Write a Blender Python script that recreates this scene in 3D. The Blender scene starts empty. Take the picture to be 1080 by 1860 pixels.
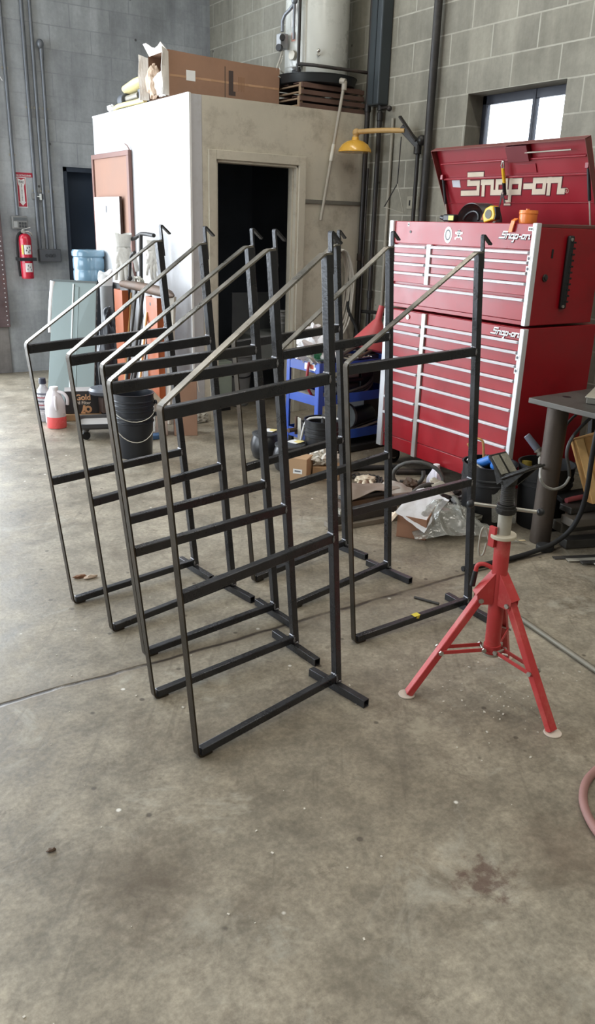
import bpy, bmesh, math, random
from mathutils import Vector as V, Matrix as Mx, noise as NZ
random.seed(7)
SC = bpy.context.scene
COL = SC.collection
R = math.radians
PI = math.pi

# ------------------------------------------------------------------ helpers
def lin(c):
    c = c / 255.0
    return c / 12.92 if c <= 0.04045 else ((c + 0.055) / 1.055) ** 2.4
def rgb(r, g, b):
    return (lin(r), lin(g), lin(b), 1.0)

class B:
    """collects shapes into one mesh"""
    def __init__(s): s.bm = bmesh.new()
    def quad(s, *p):
        try: s.bm.faces.new([s.bm.verts.new(V(q)) for q in p])
        except ValueError: pass
        return s
    def hexa(s, p):
        v = [s.bm.verts.new(V(q)) for q in p]
        for f in ((0,3,2,1),(4,5,6,7),(0,1,5,4),(1,2,6,5),(2,3,7,6),(3,0,4,7)):
            s.bm.faces.new([v[i] for i in f])
        return s
    def lohi(s, x0, x1, y0, y1, z0, z1):
        return s.hexa([(x0,y0,z0),(x1,y0,z0),(x1,y1,z0),(x0,y1,z0),(x0,y0,z1),(x1,y0,z1),(x1,y1,z1),(x0,y1,z1)])
    def box(s, c, size, m=None):
        c = V(c); m = m or Mx.Identity(3); a, b, d = [q/2 for q in size]
        return s.hexa([c + m @ V(q) for q in ((-a,-b,-d),(a,-b,-d),(a,b,-d),(-a,b,-d),(-a,-b,d),(a,-b,d),(a,b,d),(-a,b,d))])
    def bar(s, p0, p1, w, h, side):
        """rectangular bar: w along side, h across"""
        p0, p1, a = V(p0), V(p1), V(side)
        d = (p1-p0).normalized(); a = (a - d*a.dot(d)).normalized(); b = d.cross(a)
        a = a*w/2; b = b*h/2
        return s.hexa([p0-a-b,p0+a-b,p0+a+b,p0-a+b,p1-a-b,p1+a-b,p1+a+b,p1-a+b])
    def hollow(s, p0, p1, w, h, side, t=0.003, deep=0.06):
        """square tube with open ends"""
        p0, p1, a0 = V(p0), V(p1), V(side)
        d = (p1-p0).normalized(); a0 = (a0 - d*a0.dot(d)).normalized(); b0 = d.cross(a0)
        def ring(p, k):
            a = a0*(w/2-k); b = b0*(h/2-k)
            return [s.bm.verts.new(q) for q in (p-a-b,p+a-b,p+a+b,p-a+b)]
        A, Bq = ring(p0,0), ring(p1,0); a2, b2 = ring(p0,t), ring(p1,t); a3, b3 = ring(p0+d*deep,t), ring(p1-d*deep,t)
        for i in range(4):
            j = (i+1)%4
            s.bm.faces.new([A[i],A[j],Bq[j],Bq[i]])
            s.bm.faces.new([A[j],A[i],a2[i],a2[j]]); s.bm.faces.new([a2[j],a2[i],a3[i],a3[j]])
            s.bm.faces.new([Bq[i],Bq[j],b2[j],b2[i]]); s.bm.faces.new([b2[i],b2[j],b3[j],b3[i]])
        s.bm.faces.new(a3); s.bm.faces.new(b3[::-1])
        return s
    def ringpts(s, c, a, b, r, n):
        return [s.bm.verts.new(c + a*(r*math.cos(2*PI*i/n)) + b*(r*math.sin(2*PI*i/n))) for i in range(n)]
    def cyl(s, p0, p1, r0, r1=None, n=16, caps=True):
        p0, p1 = V(p0), V(p1); r1 = r0 if r1 is None else r1
        d = (p1-p0).normalized(); a = d.orthogonal().normalized(); b = d.cross(a)
        A, Bq = s.ringpts(p0,a,b,r0,n), s.ringpts(p1,a,b,r1,n)
        for i in range(n):
            j = (i+1)%n; s.bm.faces.new([A[i],A[j],Bq[j],Bq[i]])
        if caps: s.bm.faces.new(A[::-1]); s.bm.faces.new(Bq)
        return s
    def tube(s, pts, r, n=8, closed=False, smooth=0):
        pts = [V(p) for p in pts]
        for _ in range(smooth):
            q = [] if closed else [pts[0]]
            m = len(pts)
            for i in range(m if closed else m-1):
                a, b = pts[i], pts[(i+1)%m]; q += [a*.75+b*.25, a*.25+b*.75]
            if not closed: q.append(pts[-1])
            pts = q
        m = len(pts); rings = []; a = None
        for i, p in enumerate(pts):
            if closed: d = pts[(i+1)%m]-pts[i-1]
            else: d = pts[min(i+1,m-1)]-pts[max(i-1,0)]
            d = d.normalized()
            a = d.orthogonal().normalized() if a is None else (a-d*a.dot(d)).normalized()
            rr = r(i/(m-1)) if callable(r) else r
            rings.append(s.ringpts(p, a, d.cross(a), rr, n))
        for i in range(m if closed else m-1):
            A, Bq = rings[i], rings[(i+1)%m]
            for k in range(n):
                l = (k+1)%n; s.bm.faces.new([A[k],A[l],Bq[l],Bq[k]])
        if not closed:
            s.bm.faces.new(rings[0][::-1]); s.bm.faces.new(rings[-1])
        return s
    def lathe(s, prof, c=(0,0,0), n=28, m=None, cap0=True, cap1=True):
        c = V(c); m = m or Mx.Identity(3); rings = []
        for r, z in prof:
            rings.append([s.bm.verts.new(c + m @ V((r*math.cos(2*PI*i/n), r*math.sin(2*PI*i/n), z))) for i in range(n)])
        for A, Bq in zip(rings, rings[1:]):
            for i in range(n):
                j = (i+1)%n; s.bm.faces.new([A[i],A[j],Bq[j],Bq[i]])
        if cap0: s.bm.faces.new(rings[0][::-1])
        if cap1: s.bm.faces.new(rings[-1])
        return s
    def prism(s, poly, o, ux, uy, dep):
        o, ux, uy, dep = V(o), V(ux), V(uy), V(dep)
        A = [s.bm.verts.new(o+ux*x+uy*y) for x, y in poly]; Bq = [s.bm.verts.new(o+ux*x+uy*y+dep) for x, y in poly]
        s.bm.faces.new(A[::-1]); s.bm.faces.new(Bq)
        n = len(poly)
        for i in range(n):
            j = (i+1)%n; s.bm.faces.new([A[i],A[j],Bq[j],Bq[i]])
        return s
    def strip(s, pts, w, t, side):
        """flat bar bent along a path; w along side, t thick"""
        pts = [V(p) for p in pts]; side = V(side).normalized(); rings = []
        m = len(pts)
        for i, p in enumerate(pts):
            d = (pts[min(i+1,m-1)]-pts[max(i-1,0)]).normalized(); b = d.cross(side).normalized()
            a = side*w/2; b = b*t/2
            rings.append([s.bm.verts.new(q) for q in (p-a-b,p+a-b,p+a+b,p-a+b)])
        for A, Bq in zip(rings, rings[1:]):
            for k in range(4):
                l = (k+1)%4; s.bm.faces.new([A[k],A[l],Bq[l],Bq[k]])
        s.bm.faces.new(rings[0][::-1]); s.bm.faces.new(rings[-1])
        return s
    def grid(s, fn, nu, nv, thick=0):
        g = [[s.bm.verts.new(V(fn(i/nu, j/nv))) for j in range(nv+1)] for i in range(nu+1)]
        fs = []
        for i in range(nu):
            for j in range(nv): fs.append(s.bm.faces.new([g[i][j],g[i+1][j],g[i+1][j+1],g[i][j+1]]))
        if thick: 
            s.bm.normal_update(); bmesh.ops.solidify(s.bm, geom=fs, thickness=thick)
        return s
    def ball(s, c, r, sc=(1,1,1), n=14, m=None):
        mm = Mx.Translation(V(c)) @ (m.to_4x4() if m else Mx.Identity(4)) @ Mx.Diagonal((r*sc[0], r*sc[1], r*sc[2], 1))
        bmesh.ops.create_uvsphere(s.bm, u_segments=n, v_segments=max(6,n//2+1), radius=1, matrix=mm); return s
    def blob(s, c, size, seed=0, amp=.25, freq=2.2, sub=4, floor=None, hard=False):
        """crumpled soft lump"""
        k = bmesh.ops.create_icosphere(s.bm, subdivisions=sub, radius=1)
        c = V(c)
        for v in k['verts']:
            p = v.co.copy(); q = p*freq + V((seed*7.1, seed*3.3, seed*1.7))
            f = 1 + amp*(NZ.noise(q) + .5*NZ.noise(q*2.1) + .25*NZ.noise(q*4.3))
            if hard: f = 1 + amp*(abs(NZ.noise(q))*2 - .5 + abs(NZ.noise(q*2.6))*.9 - .2)
            p = V((p.x*size[0]*f, p.y*size[1]*f, p.z*size[2]*f)) + c
            if floor is not None and p.z < floor: p.z = floor + .001*random.random()
            v.co = p
        return s
    def torus(s, c, Rr, r, nx, ny=None, n=20, k=8, sx=1.0):
        a = V(nx).normalized(); b = V(ny).normalized()
        c = V(c)
        return s.tube([c + a*(Rr*sx*math.cos(2*PI*i/n)) + b*(Rr*math.sin(2*PI*i/n)) for i in range(n)], r, k, closed=True)

WM = {}
def finish(name, b, mat, bevel, smooth):
    bmesh.ops.recalc_face_normals(b.bm, faces=b.bm.faces)
    me = bpy.data.meshes.new(name); b.bm.to_mesh(me); b.bm.free()
    me.materials.append(mat)
    if smooth:
        for p in me.polygons: p.use_smooth = True
        me.set_sharp_from_angle(angle=R(smooth))
    return me
def addbevel(o, w):
    md = o.modifiers.new('bevel', 'BEVEL'); md.width = w; md.segments = 2; md.limit_method = 'ANGLE'; md.angle_limit = R(40)
    md.harden_normals = False
def part(name, b, mat, parent, bevel=0, smooth=40, local=False, label=None, kind=None):
    me = finish(name, b, mat, bevel, smooth)
    w = WM[parent.name]
    if not local: me.transform(w.inverted())
    o = bpy.data.objects.new(name, me); COL.objects.link(o); o.parent = parent
    WM[o.name] = w.copy()
    if bevel: addbevel(o, bevel)
    if label: o['label'] = label
    if kind: o['kind'] = kind
    return o
def thing(name, label, cat, loc, rotz=0, group=None, rot=None):
    o = bpy.data.objects.new(name, None); COL.objects.link(o); o.empty_display_size = .05
    o.location = loc; o.rotation_euler = rot or (0,0,rotz)
    o['label'] = label; o['category'] = cat
    if group: o['group'] = group
    WM[o.name] = Mx.Translation(V(loc)) @ o.rotation_euler.to_matrix().to_4x4()
    return o
def solo(name, b, mat, label, cat, bevel=0, smooth=40, group=None, kind=None):
    me = finish(name, b, mat, bevel, smooth)
    xs = [v.co for v in me.vertices]
    c = V(((min(v.x for v in xs)+max(v.x for v in xs))/2, (min(v.y for v in xs)+max(v.y for v in xs))/2, min(v.z for v in xs)))
    me.transform(Mx.Translation(-c))
    o = bpy.data.objects.new(name, me); COL.objects.link(o); o.location = c
    o['label'] = label; o['category'] = cat
    if group: o['group'] = group
    if kind: o['kind'] = kind
    WM[o.name] = Mx.Translation(c)
    if bevel: addbevel(o, bevel)
    return o
def struct(name, b, mat, bevel=0, smooth=0, parent=None):
    if parent: return part(name, b, mat, parent, bevel, smooth)
    me = finish(name, b, mat, bevel, smooth)
    o = bpy.data.objects.new(name, me); COL.objects.link(o); o['kind'] = 'structure'
    WM[o.name] = Mx.Identity(4)
    if bevel: addbevel(o, bevel)
    return o
def clone(o, loc, rotz=None, label=None):
    """copy of a thing with its parts and sub-parts"""
    r = o.copy(); COL.objects.link(r); r.location = loc
    if rotz is not None: r.rotation_euler = (0,0,rotz)
    if label: r['label'] = label
    for ch in list(o.children):
        c = ch.copy(); COL.objects.link(c); c.parent = r
        for g in list(ch.children):
            d = g.copy(); COL.objects.link(d); d.parent = c
    WM[r.name] = Mx.Translation(V(loc)) @ r.rotation_euler.to_matrix().to_4x4()
    return r
def textpart(body, size, o, ux, uy, mat, name, parent, depth=.0012, sx=1.0, align='LEFT', bold=0.0):
    cu = bpy.data.curves.new('t', 'FONT'); cu.body = body; cu.size = 1; cu.extrude = 0; cu.offset = bold
    cu.align_x = align; cu.resolution_u = 3; cu.space_line = .8
    to = bpy.data.objects.new('t', cu); COL.objects.link(to)
    dg = bpy.context.evaluated_depsgraph_get(); dg.update()
    me = bpy.data.meshes.new_from_object(to.evaluated_get(dg))
    bpy.data.objects.remove(to); bpy.data.curves.remove(cu)
    bm = bmesh.new(); bm.from_mesh(me); bpy.data.meshes.remove(me)
    o, ux, uy = V(o), V(ux).normalized(), V(uy).normalized(); n = ux.cross(uy)
    for v in bm.verts: v.co = o + ux*(v.co.x*size*sx) + uy*(v.co.y*size) + n*depth
    b = B(); b.bm.free(); b.bm = bm
    return part(name, b, mat, parent, smooth=0)
def lettering(word, o, ux, uy, sx, sy, th, dep, b=None, slant=.26):
    """heavy slanted angular letters drawn as strokes"""
    G = {'S': ([[(1.5,1.5),(.35,1.5),(.35,.85),(1.2,.85),(1.2,.08),(-.2,.08)]], 1.55),
         'n': ([[(.1,0),(.1,.92)],[(.0,.9),(.85,.9),(.85,.08),(1.15,.08)]], 1.15),
         'a': ([[(.85,.9),(.1,.9),(.1,.08),(.85,.08)],[(.85,.95),(.85,.08),(1.1,.08)]], 1.1),
         'p': ([[(.1,.95),(.1,-.72),(-.2,-.72)],[(.1,.9),(.85,.9),(.85,.08),(.1,.08)]], 1.15),
         '-': ([[(.1,.5),(.55,.5)]], .7),
         'o': ([[(.1,.9),(.85,.9),(.85,.08),(.1,.08),(.1,.9)]], 1.1)}
    b = b or B(); o, ux, uy = V(o), V(ux).normalized(), V(uy).normalized(); n = ux.cross(uy)
    x = 0
    for ch in word:
        st, adv = G[ch]
        for pl in st:
            for (x0,y0),(x1,y1) in zip(pl, pl[1:]):
                hz = abs(y1-y0) < .01; e = th/2 if hz else th*.30; ex = th*.30
                lo = [(min(x0,x1)-ex, y0-e),(max(x0,x1)+ex, y0+e)] if hz else [(x0-e,min(y0,y1)-th/2),(x0+e,max(y0,y1)+th/2)]
                poly = [(lo[0][0],lo[0][1]),(lo[1][0],lo[0][1]),(lo[1][0],lo[1][1]),(lo[0][0],lo[1][1])]
                poly = [((px+x+py*slant)*sx, py*sy) for px, py in poly]
                k = .0002*random.random()
                b.prism(poly, o, ux, uy, n*(dep+k))
        x += adv
    return b

# ------------------------------------------------------------------ materials
MC = {}
def mat(name, col, rough=.5, metal=0, var=.12, scale=6, bump=0, bscale=40, coat=0, dirt=None, dirt_amt=.3, dscale=3, spec=.5, trans=0, alpha=1, rvar=.1, emit=None):
    if name in MC: return MC[name]
    m = bpy.data.materials.new(name); m.use_nodes = True; nt = m.node_tree; N = nt.nodes; L = nt.links
    p = N['Principled BSDF']
    p.inputs['Roughness'].default_value = rough; p.inputs['Metallic'].default_value = metal
    p.inputs['Coat Weight'].default_value = coat; p.inputs['Coat Roughness'].default_value = .15
    p.inputs['Specular IOR Level'].default_value = spec
    if trans: p.inputs['Transmission Weight'].default_value = trans
    if alpha < 1: p.inputs['Alpha'].default_value = alpha
    tc = N.new('ShaderNodeTexCoord'); oi = N.new('ShaderNodeObjectInfo')
    ad = N.new('ShaderNodeVectorMath'); ad.operation = 'ADD'
    sc = N.new('ShaderNodeVectorMath'); sc.operation = 'SCALE'; sc.inputs['Scale'].default_value = 17.0
    cmb = N.new('ShaderNodeCombineXYZ'); L.new(oi.outputs['Random'], cmb.inputs[0]); L.new(oi.outputs['Random'], cmb.inputs[1]); L.new(oi.outputs['Random'], cmb.inputs[2])
    L.new(cmb.outputs[0], sc.inputs[0]); L.new(tc.outputs['Object'], ad.inputs[0]); L.new(sc.outputs[0], ad.inputs[1])
    nz = N.new('ShaderNodeTexNoise'); nz.inputs['Scale'].default_value = scale; nz.inputs['Detail'].default_value = 6; nz.inputs['Roughness'].default_value = .65
    L.new(ad.outputs[0], nz.inputs['Vector'])
    mr = N.new('ShaderNodeMapRange'); mr.inputs[1].default_value = .3; mr.inputs[2].default_value = .7; mr.inputs[3].default_value = 1-var; mr.inputs[4].default_value = 1+var
    L.new(nz.outputs['Fac'], mr.inputs[0])
    mul = N.new('ShaderNodeVectorMath'); mul.operation = 'SCALE'; mul.inputs[0].default_value = col[:3]
    L.new(mr.outputs[0], mul.inputs['Scale'])
    out = mul.outputs[0]
    if dirt:
        n2 = N.new('ShaderNodeTexNoise'); n2.inputs['Scale'].default_value = dscale; n2.inputs['Detail'].default_value = 8; n2.inputs['Roughness'].default_value = .72
        L.new(ad.outputs[0], n2.inputs['Vector'])
        r2 = N.new('ShaderNodeMapRange'); r2.inputs[1].default_value = .5; r2.inputs[2].default_value = .72; r2.inputs[3].default_value = 0; r2.inputs[4].default_value = dirt_amt
        L.new(n2.outputs['Fac'], r2.inputs[0])
        mx = N.new('ShaderNodeMix'); mx.data_type = 'RGBA'; L.new(r2.outputs[0], mx.inputs['Factor']); L.new(out, mx.inputs['A']); mx.inputs['B'].default_value = dirt
        out = mx.outputs['Result']
    L.new(out, p.inputs['Base Color'])
    if rvar:
        m2 = N.new('ShaderNodeMapRange'); m2.inputs[1].default_value = .3; m2.inputs[2].default_value = .7; m2.inputs[3].default_value = max(.02,rough-rvar); m2.inputs[4].default_value = min(1,rough+rvar)
        L.new(nz.outputs['Fac'], m2.inputs[0]); L.new(m2.outputs[0], p.inputs['Roughness'])
    if bump:
        n3 = N.new('ShaderNodeTexNoise'); n3.inputs['Scale'].default_value = bscale; n3.inputs['Detail'].default_value = 4
        L.new(ad.outputs[0], n3.inputs['Vector'])
        bp = N.new('ShaderNodeBump'); bp.inputs['Strength'].default_value = bump; bp.inputs['Distance'].default_value = .01
        L.new(n3.outputs['Fac'], bp.inputs['Height']); L.new(bp.outputs[0], p.inputs['Normal'])
    if emit:
        p.inputs['Emission Color'].default_value = emit[0]; p.inputs['Emission Strength'].default_value = emit[1]
    MC[name] = m
    return m

def blockmat(name, base, joint, axis, off, zoff, zmin=-10, jw=.012, bumpy=.35, jmix=.8, stain=.35):
    """concrete block wall: courses 20 cm high, running bond, laid out in world metres"""
    m = bpy.data.materials.new(name); m.use_nodes = True; nt = m.node_tree; N = nt.nodes; L = nt.links; p = N['Principled BSDF']
    p.inputs['Roughness'].default_value = .85; p.inputs['Specular IOR Level'].default_value = .25
    g = N.new('ShaderNodeNewGeometry'); sp = N.new('ShaderNodeSeparateXYZ'); L.new(g.outputs['Position'], sp.inputs[0])
    a = N.new('ShaderNodeMath'); a.inputs[1].default_value = off; L.new(sp.outputs[axis], a.inputs[0])
    b = N.new('ShaderNodeMath'); b.inputs[1].default_value = zoff; L.new(sp.outputs[2], b.inputs[0])
    c = N.new('ShaderNodeCombineXYZ'); L.new(a.outputs[0], c.inputs[0]); L.new(b.outputs[0], c.inputs[1])
    br = N.new('ShaderNodeTexBrick'); br.offset = .5; br.squash = 1
    br.inputs['Scale'].default_value = 1; br.inputs['Brick Width'].default_value = .4064; br.inputs['Row Height'].default_value = .2032
    br.inputs['Mortar Size'].default_value = jw/2; br.inputs['Mortar Smooth'].default_value = .4
    br.inputs['Color1'].default_value = (.9,.9,.9,1); br.inputs['Color2'].default_value = (1.08,1.08,1.06,1); br.inputs['Mortar'].default_value = (1,1,1,1)
    L.new(c.outputs[0], br.inputs['Vector'])
    def noise(s, d=6, r=.65, vec=None):
        n = N.new('ShaderNodeTexNoise'); n.inputs['Scale'].default_value = s; n.inputs['Detail'].default_value = d; n.inputs['Roughness'].default_value = r
        L.new(vec or g.outputs['Position'], n.inputs['Vector']); return n.outputs['Fac']
    def mapr(x, a0, a1, b0, b1):
        n = N.new('ShaderNodeMapRange'); n.inputs[1].default_value=a0; n.inputs[2].default_value=a1; n.inputs[3].default_value=b0; n.inputs[4].default_value=b1; L.new(x, n.inputs[0]); return n.outputs[0]
    def math2(op, x, y):
        n = N.new('ShaderNodeMath'); n.operation = op
        for i, q in enumerate((x,y)):
            if isinstance(q, (int,float)): n.inputs[i].default_value = q
            else: L.new(q, n.inputs[i])
        return n.outputs[0]
    # vertical streaks
    st = N.new('ShaderNodeVectorMath'); st.operation = 'MULTIPLY'; st.inputs[1].default_value = (3,3,.35); L.new(g.outputs['Position'], st.inputs[0])
    streak = noise(2.2, 5, .6, st.outputs[0])
    fac = math2('MULTIPLY', mapr(noise(1.3), .3, .7, 1-stain*.55, 1+stain*.5), mapr(noise(28,4), .3, .7, .93, 1.07))
    fac = math2('MULTIPLY', fac, mapr(streak, .3, .72, 1+stain*.25, 1-stain*.5))
    mxb = N.new('ShaderNodeVectorMath'); mxb.operation = 'MULTIPLY'; mxb.inputs[0].default_value = base[:3]; L.new(br.outputs['Color'], mxb.inputs[1])
    sc = N.new('ShaderNodeVectorMath'); sc.operation = 'SCALE'; L.new(mxb.outputs[0], sc.inputs[0]); L.new(fac, sc.inputs['Scale'])
    jm = math2('MULTIPLY', br.outputs['Fac'], mapr(noise(3.1), .35, .6, jmix*.35, jmix))
    jm = math2('MULTIPLY', jm, mapr(sp.outputs[2], zmin, zmin+.02, .25 if zmin > 0 else 1, 1))
    mx = N.new('ShaderNodeMix'); mx.data_type = 'RGBA'; L.new(jm, mx.inputs['Factor']); L.new(sc.outputs[0], mx.inputs['A']); mx.inputs['B'].default_value = joint
    # dark pits
    vo = N.new('ShaderNodeTexVoronoi'); vo.inputs['Scale'].default_value = 3.1; L.new(g.outputs['Position'], vo.inputs['Vector'])
    pit = mapr(vo.outputs['Distance'], .03, .05, .75, 0)
    m2 = N.new('ShaderNodeMix'); m2.data_type = 'RGBA'; L.new(pit, m2.inputs['Factor']); L.new(mx.outputs['Result'], m2.inputs['A']); m2.inputs['B'].default_value = rgb(52,48,44)
    L.new(m2.outputs['Result'], p.inputs['Base Color'])
    h = math2('ADD', math2('MULTIPLY', jm, -.5), math2('MULTIPLY', noise(55,5), .35))
    bp = N.new('ShaderNodeBump'); bp.inputs['Strength'].default_value = bumpy; bp.inputs['Distance'].default_value = .012; L.new(h, bp.inputs['Height']); L.new(bp.outputs[0], p.inputs['Normal'])
    return m

def floormat():
    m = bpy.data.materials.new('worn_concrete_floor'); m.use_nodes = True; nt = m.node_tree; N = nt.nodes; L = nt.links; p = N['Principled BSDF']
    g = N.new('ShaderNodeNewGeometry'); P = g.outputs['Position']; sp = N.new('ShaderNodeSeparateXYZ'); L.new(P, sp.inputs[0])
    def noise(s, d=6, r=.6, dist=0, vec=None):
        n = N.new('ShaderNodeTexNoise'); n.inputs['Scale'].default_value = s; n.inputs['Detail'].default_value = d; n.inputs['Roughness'].default_value = r; n.inputs['Distortion'].default_value = dist
        L.new(vec or P, n.inputs['Vector']); return n.outputs['Fac']
    def mapr(x, a0, a1, b0, b1):
        n = N.new('ShaderNodeMapRange'); n.inputs[1].default_value=a0; n.inputs[2].default_value=a1; n.inputs[3].default_value=b0; n.inputs[4].default_value=b1; L.new(x, n.inputs[0]); return n.outputs[0]
    def mth(op, x, y=0):
        n = N.new('ShaderNodeMath'); n.operation = op
        for i, q in enumerate((x,y)):
            if isinstance(q, (int,float)): n.inputs[i].default_value = q
            else: L.new(q, n.inputs[i])
        return n.outputs[0]
    def mix(f, a, b):
        n = N.new('ShaderNodeMix'); n.data_type = 'RGBA'; L.new(f, n.inputs['Factor'])
        if hasattr(a, 'links'): L.new(a, n.inputs['A'])
        else: n.inputs['A'].default_value = a
        n.inputs['B'].default_value = b; return n.outputs['Result']
    big = noise(.9, 6, .6, .3); mid = noise(4.5, 8, .68); fine = noise(60, 5, .7)
    n = N.new('ShaderNodeMix'); n.data_type = 'RGBA'; L.new(mapr(big, .35, .65, 0, 1), n.inputs['Factor']); n.inputs['A'].default_value = rgb(126,117,101); n.inputs['B'].default_value = rgb(156,148,132)
    col = n.outputs['Result']
    sc = N.new('ShaderNodeVectorMath'); sc.operation = 'SCALE'; L.new(col, sc.inputs[0]); L.new(mth('MULTIPLY', mth('MULTIPLY', mapr(mid,.36,.64,.74,1.22), mapr(noise(15,6,.7),.38,.62,.86,1.12)), mapr(fine,.36,.64,.86,1.12)), sc.inputs['Scale']); col = sc.outputs[0]
    # oil and dirt blotches
    col = mix(mth('MULTIPLY', mapr(noise(2.3, 9, .74, .6), .54, .68, 0, 1), .6), col, rgb(86,74,60))
    col = mix(mth('MULTIPLY', mapr(noise(7.5, 8, .75, .4), .58, .68, 0, 1), .6), col, rgb(92,83,70))
    # pale scraped patches
    off = N.new('ShaderNodeVectorMath'); off.operation = 'ADD'; off.inputs[1].default_value = (13.7,4.1,2.2); L.new(P, off.inputs[0])
    col = mix(mth('MULTIPLY', mapr(noise(3.0, 8, .7, .8, off.outputs[0]), .57, .68, 0, 1), .5), col, rgb(178,174,160))
    # small specks
    vo = N.new('ShaderNodeTexVoronoi'); vo.inputs['Scale'].default_value = 7.5; L.new(P, vo.inputs['Vector'])
    col = mix(mapr(vo.outputs['Distance'], .05, .085, .75, 0), col, rgb(70,62,54))
    v2 = N.new('ShaderNodeTexVoronoi'); v2.inputs['Scale'].default_value = 5.5; L.new(off.outputs[0], v2.inputs['Vector'])
    col = mix(mapr(v2.outputs['Distance'], .03, .05, .9, 0), col, rgb(225,222,214))
    # local marks: an oily patch, a pale scrape, a reddish boot mark
    for (cx_, cy_, r0, r1, amt, cc_) in ((.56,1.50,.05,.22,.55,rgb(82,70,54)), (.64,1.29,-.03,.08,.42,rgb(182,178,164)), (.76,1.16,-.03,.05,.4,rgb(180,178,166)), (1.30,1.035,.02,.075,.7,rgb(84,58,50)), (.95,1.95,.02,.10,.4,rgb(84,74,62)), (1.60,1.62,.01,.07,.45,rgb(176,168,148)), (.85,.98,.03,.14,.4,rgb(86,78,64)), (1.55,1.0,.03,.16,.35,rgb(96,78,66))):
        dv = N.new('ShaderNodeVectorMath'); dv.operation = 'DISTANCE'; dv.inputs[1].default_value = (cx_,cy_,0); L.new(P, dv.inputs[0])
        dd = mth('ADD', dv.outputs['Value'], mapr(noise(22, 6, .7), .3, .7, -.07, .07))
        col = mix(mapr(dd, r0, r1, amt, 0), col, cc_)
    # scratches
    rot = N.new('ShaderNodeVectorRotate'); rot.inputs['Angle'].default_value = .6; L.new(P, rot.inputs['Vector'])
    st = N.new('ShaderNodeVectorMath'); st.operation = 'MULTIPLY'; st.inputs[1].default_value = (26,1.6,1); L.new(rot.outputs[0], st.inputs[0])
    col = mix(mth('MULTIPLY', mapr(noise(1.0, 4, .6, 0, st.outputs[0]), .60, .68, 0, 1), .28), col, rgb(84,77,66))
    # saw-cut joint running along x, slightly broken
    wob = mapr(noise(2.5,3), .3, .7, -.012, .012)
    d = mth('ABSOLUTE', mth('SUBTRACT', mth('ADD', sp.outputs[1], wob), 2.44))
    crack = mth('MULTIPLY', mapr(d, .004, .012, 1, 0), mapr(noise(5), .4, .5, .45, 1))
    col = mix(mth('MULTIPLY', mapr(d, .0, .06, .5, 0), 1), col, rgb(92,80,64))
    col = mix(crack, col, rgb(58,50,42))
    L.new(col, p.inputs['Base Color'])
    L.new(mapr(mid, .3, .7, .36, .62), p.inputs['Roughness']); p.inputs['Specular IOR Level'].default_value = .4
    h = mth('ADD', mth('ADD', mth('MULTIPLY', mid, .5), mth('MULTIPLY', fine, .12)), mth('MULTIPLY', crack, -.8))
    bp = N.new('ShaderNodeBump'); bp.inputs['Strength'].default_value = .45; bp.inputs['Distance'].default_value = .012; L.new(h, bp.inputs['Height']); L.new(bp.outputs[0], p.inputs['Normal'])
    return m

STEEL = mat('mill_scale_steel', rgb(50,51,55), .30, .45, .3, 9, .12, 90, dirt=rgb(64,56,48), dirt_amt=.4, dscale=5, spec=.8)
STRIP = mat('lit_flat_bar_steel', rgb(158,153,144), .33, 1.0, .2, 12, .1, 120, dirt=rgb(120,100,72), dirt_amt=.4, dscale=5)  # rack flat bar where it slopes: sheen of the light put into the colour
UPR = mat('shaded_flat_bar_steel', rgb(72,66,58), .42, .8, .25, 10, .1, 120, dirt=rgb(84,64,46), dirt_amt=.5, dscale=5)  # same flat bar where it stands upright: shade painted in as a darker tone
WELD = mat('weld_bead_steel', rgb(150,150,154), .32, .95, .2, 60, .4, 300)
RED = mat('glossy_red_enamel', rgb(150,15,28), .36, 0, .1, 4, 0, coat=.15, dirt=rgb(96,16,22), dirt_amt=.35, dscale=5)
REDIN = mat('lid_inside_red_enamel', rgb(138,20,34), .42, 0, .12, 4, 0, coat=.2)
ALU = mat('brushed_aluminium_trim', rgb(226,228,232), .34, .3, .03, 3, rvar=.03)
BLACK = mat('black_plastic', rgb(26,27,30), .42, 0, .15, 8)
BLACKM = mat('matt_black_rubber', rgb(24,24,25), .7, 0, .2, 10)
DPIPE = mat('dark_painted_pipe', rgb(44,42,41), .5, .3, .25, 6, .1, 80, dirt=rgb(90,66,48), dirt_amt=.3)
GPIPE = mat('grey_galvanised_conduit', rgb(120,124,130), .45, .5, .15, 8)
SRED = mat('faded_red_stand_paint', rgb(188,60,60), .5, 0, .12, 7, .08, 80, dirt=rgb(206,120,108), dirt_amt=.55, dscale=9)
ZINC = mat('zinc_plated_steel', rgb(180,178,170), .35, .8, .15, 25)
ZINCD = mat('dull_galvanised_steel', rgb(172,168,156), .5, .35, .15, 20, .08, 90, dirt=rgb(120,104,82), dirt_amt=.4)
IRON = mat('dark_cast_iron', rgb(52,51,50), .45, .6, .25, 14, .2, 90)
CARD = mat('brown_cardboard', rgb(152,118,96), .8, 0, .08, 5, .05, 60, dirt=rgb(128,92,66), dirt_amt=.3)
CARD2 = mat('tan_cardboard', rgb(176,144,110), .8, 0, .08, 5, .05, 60)
CARD3 = mat('dull_carton_board', rgb(150,110,86), .8, 0, .08, 5, .05, 60)
WHITE = mat('white_paper', rgb(232,232,230), .7, 0, .04, 9)
WPLAST = mat('white_plastic', rgb(228,228,230), .45, 0, .05, 6)
OFFW = mat('dirty_cream_paint', rgb(196,190,174), .6, 0, .08, 2.5, .05, 60, dirt=rgb(112,100,82), dirt_amt=.5, dscale=5.5)
OFFW2 = mat('white_board_paint', rgb(186,186,188), .5, 0, .04, 1.5, .03, 60, dirt=rgb(128,118,104), dirt_amt=.25, dscale=9)
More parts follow.
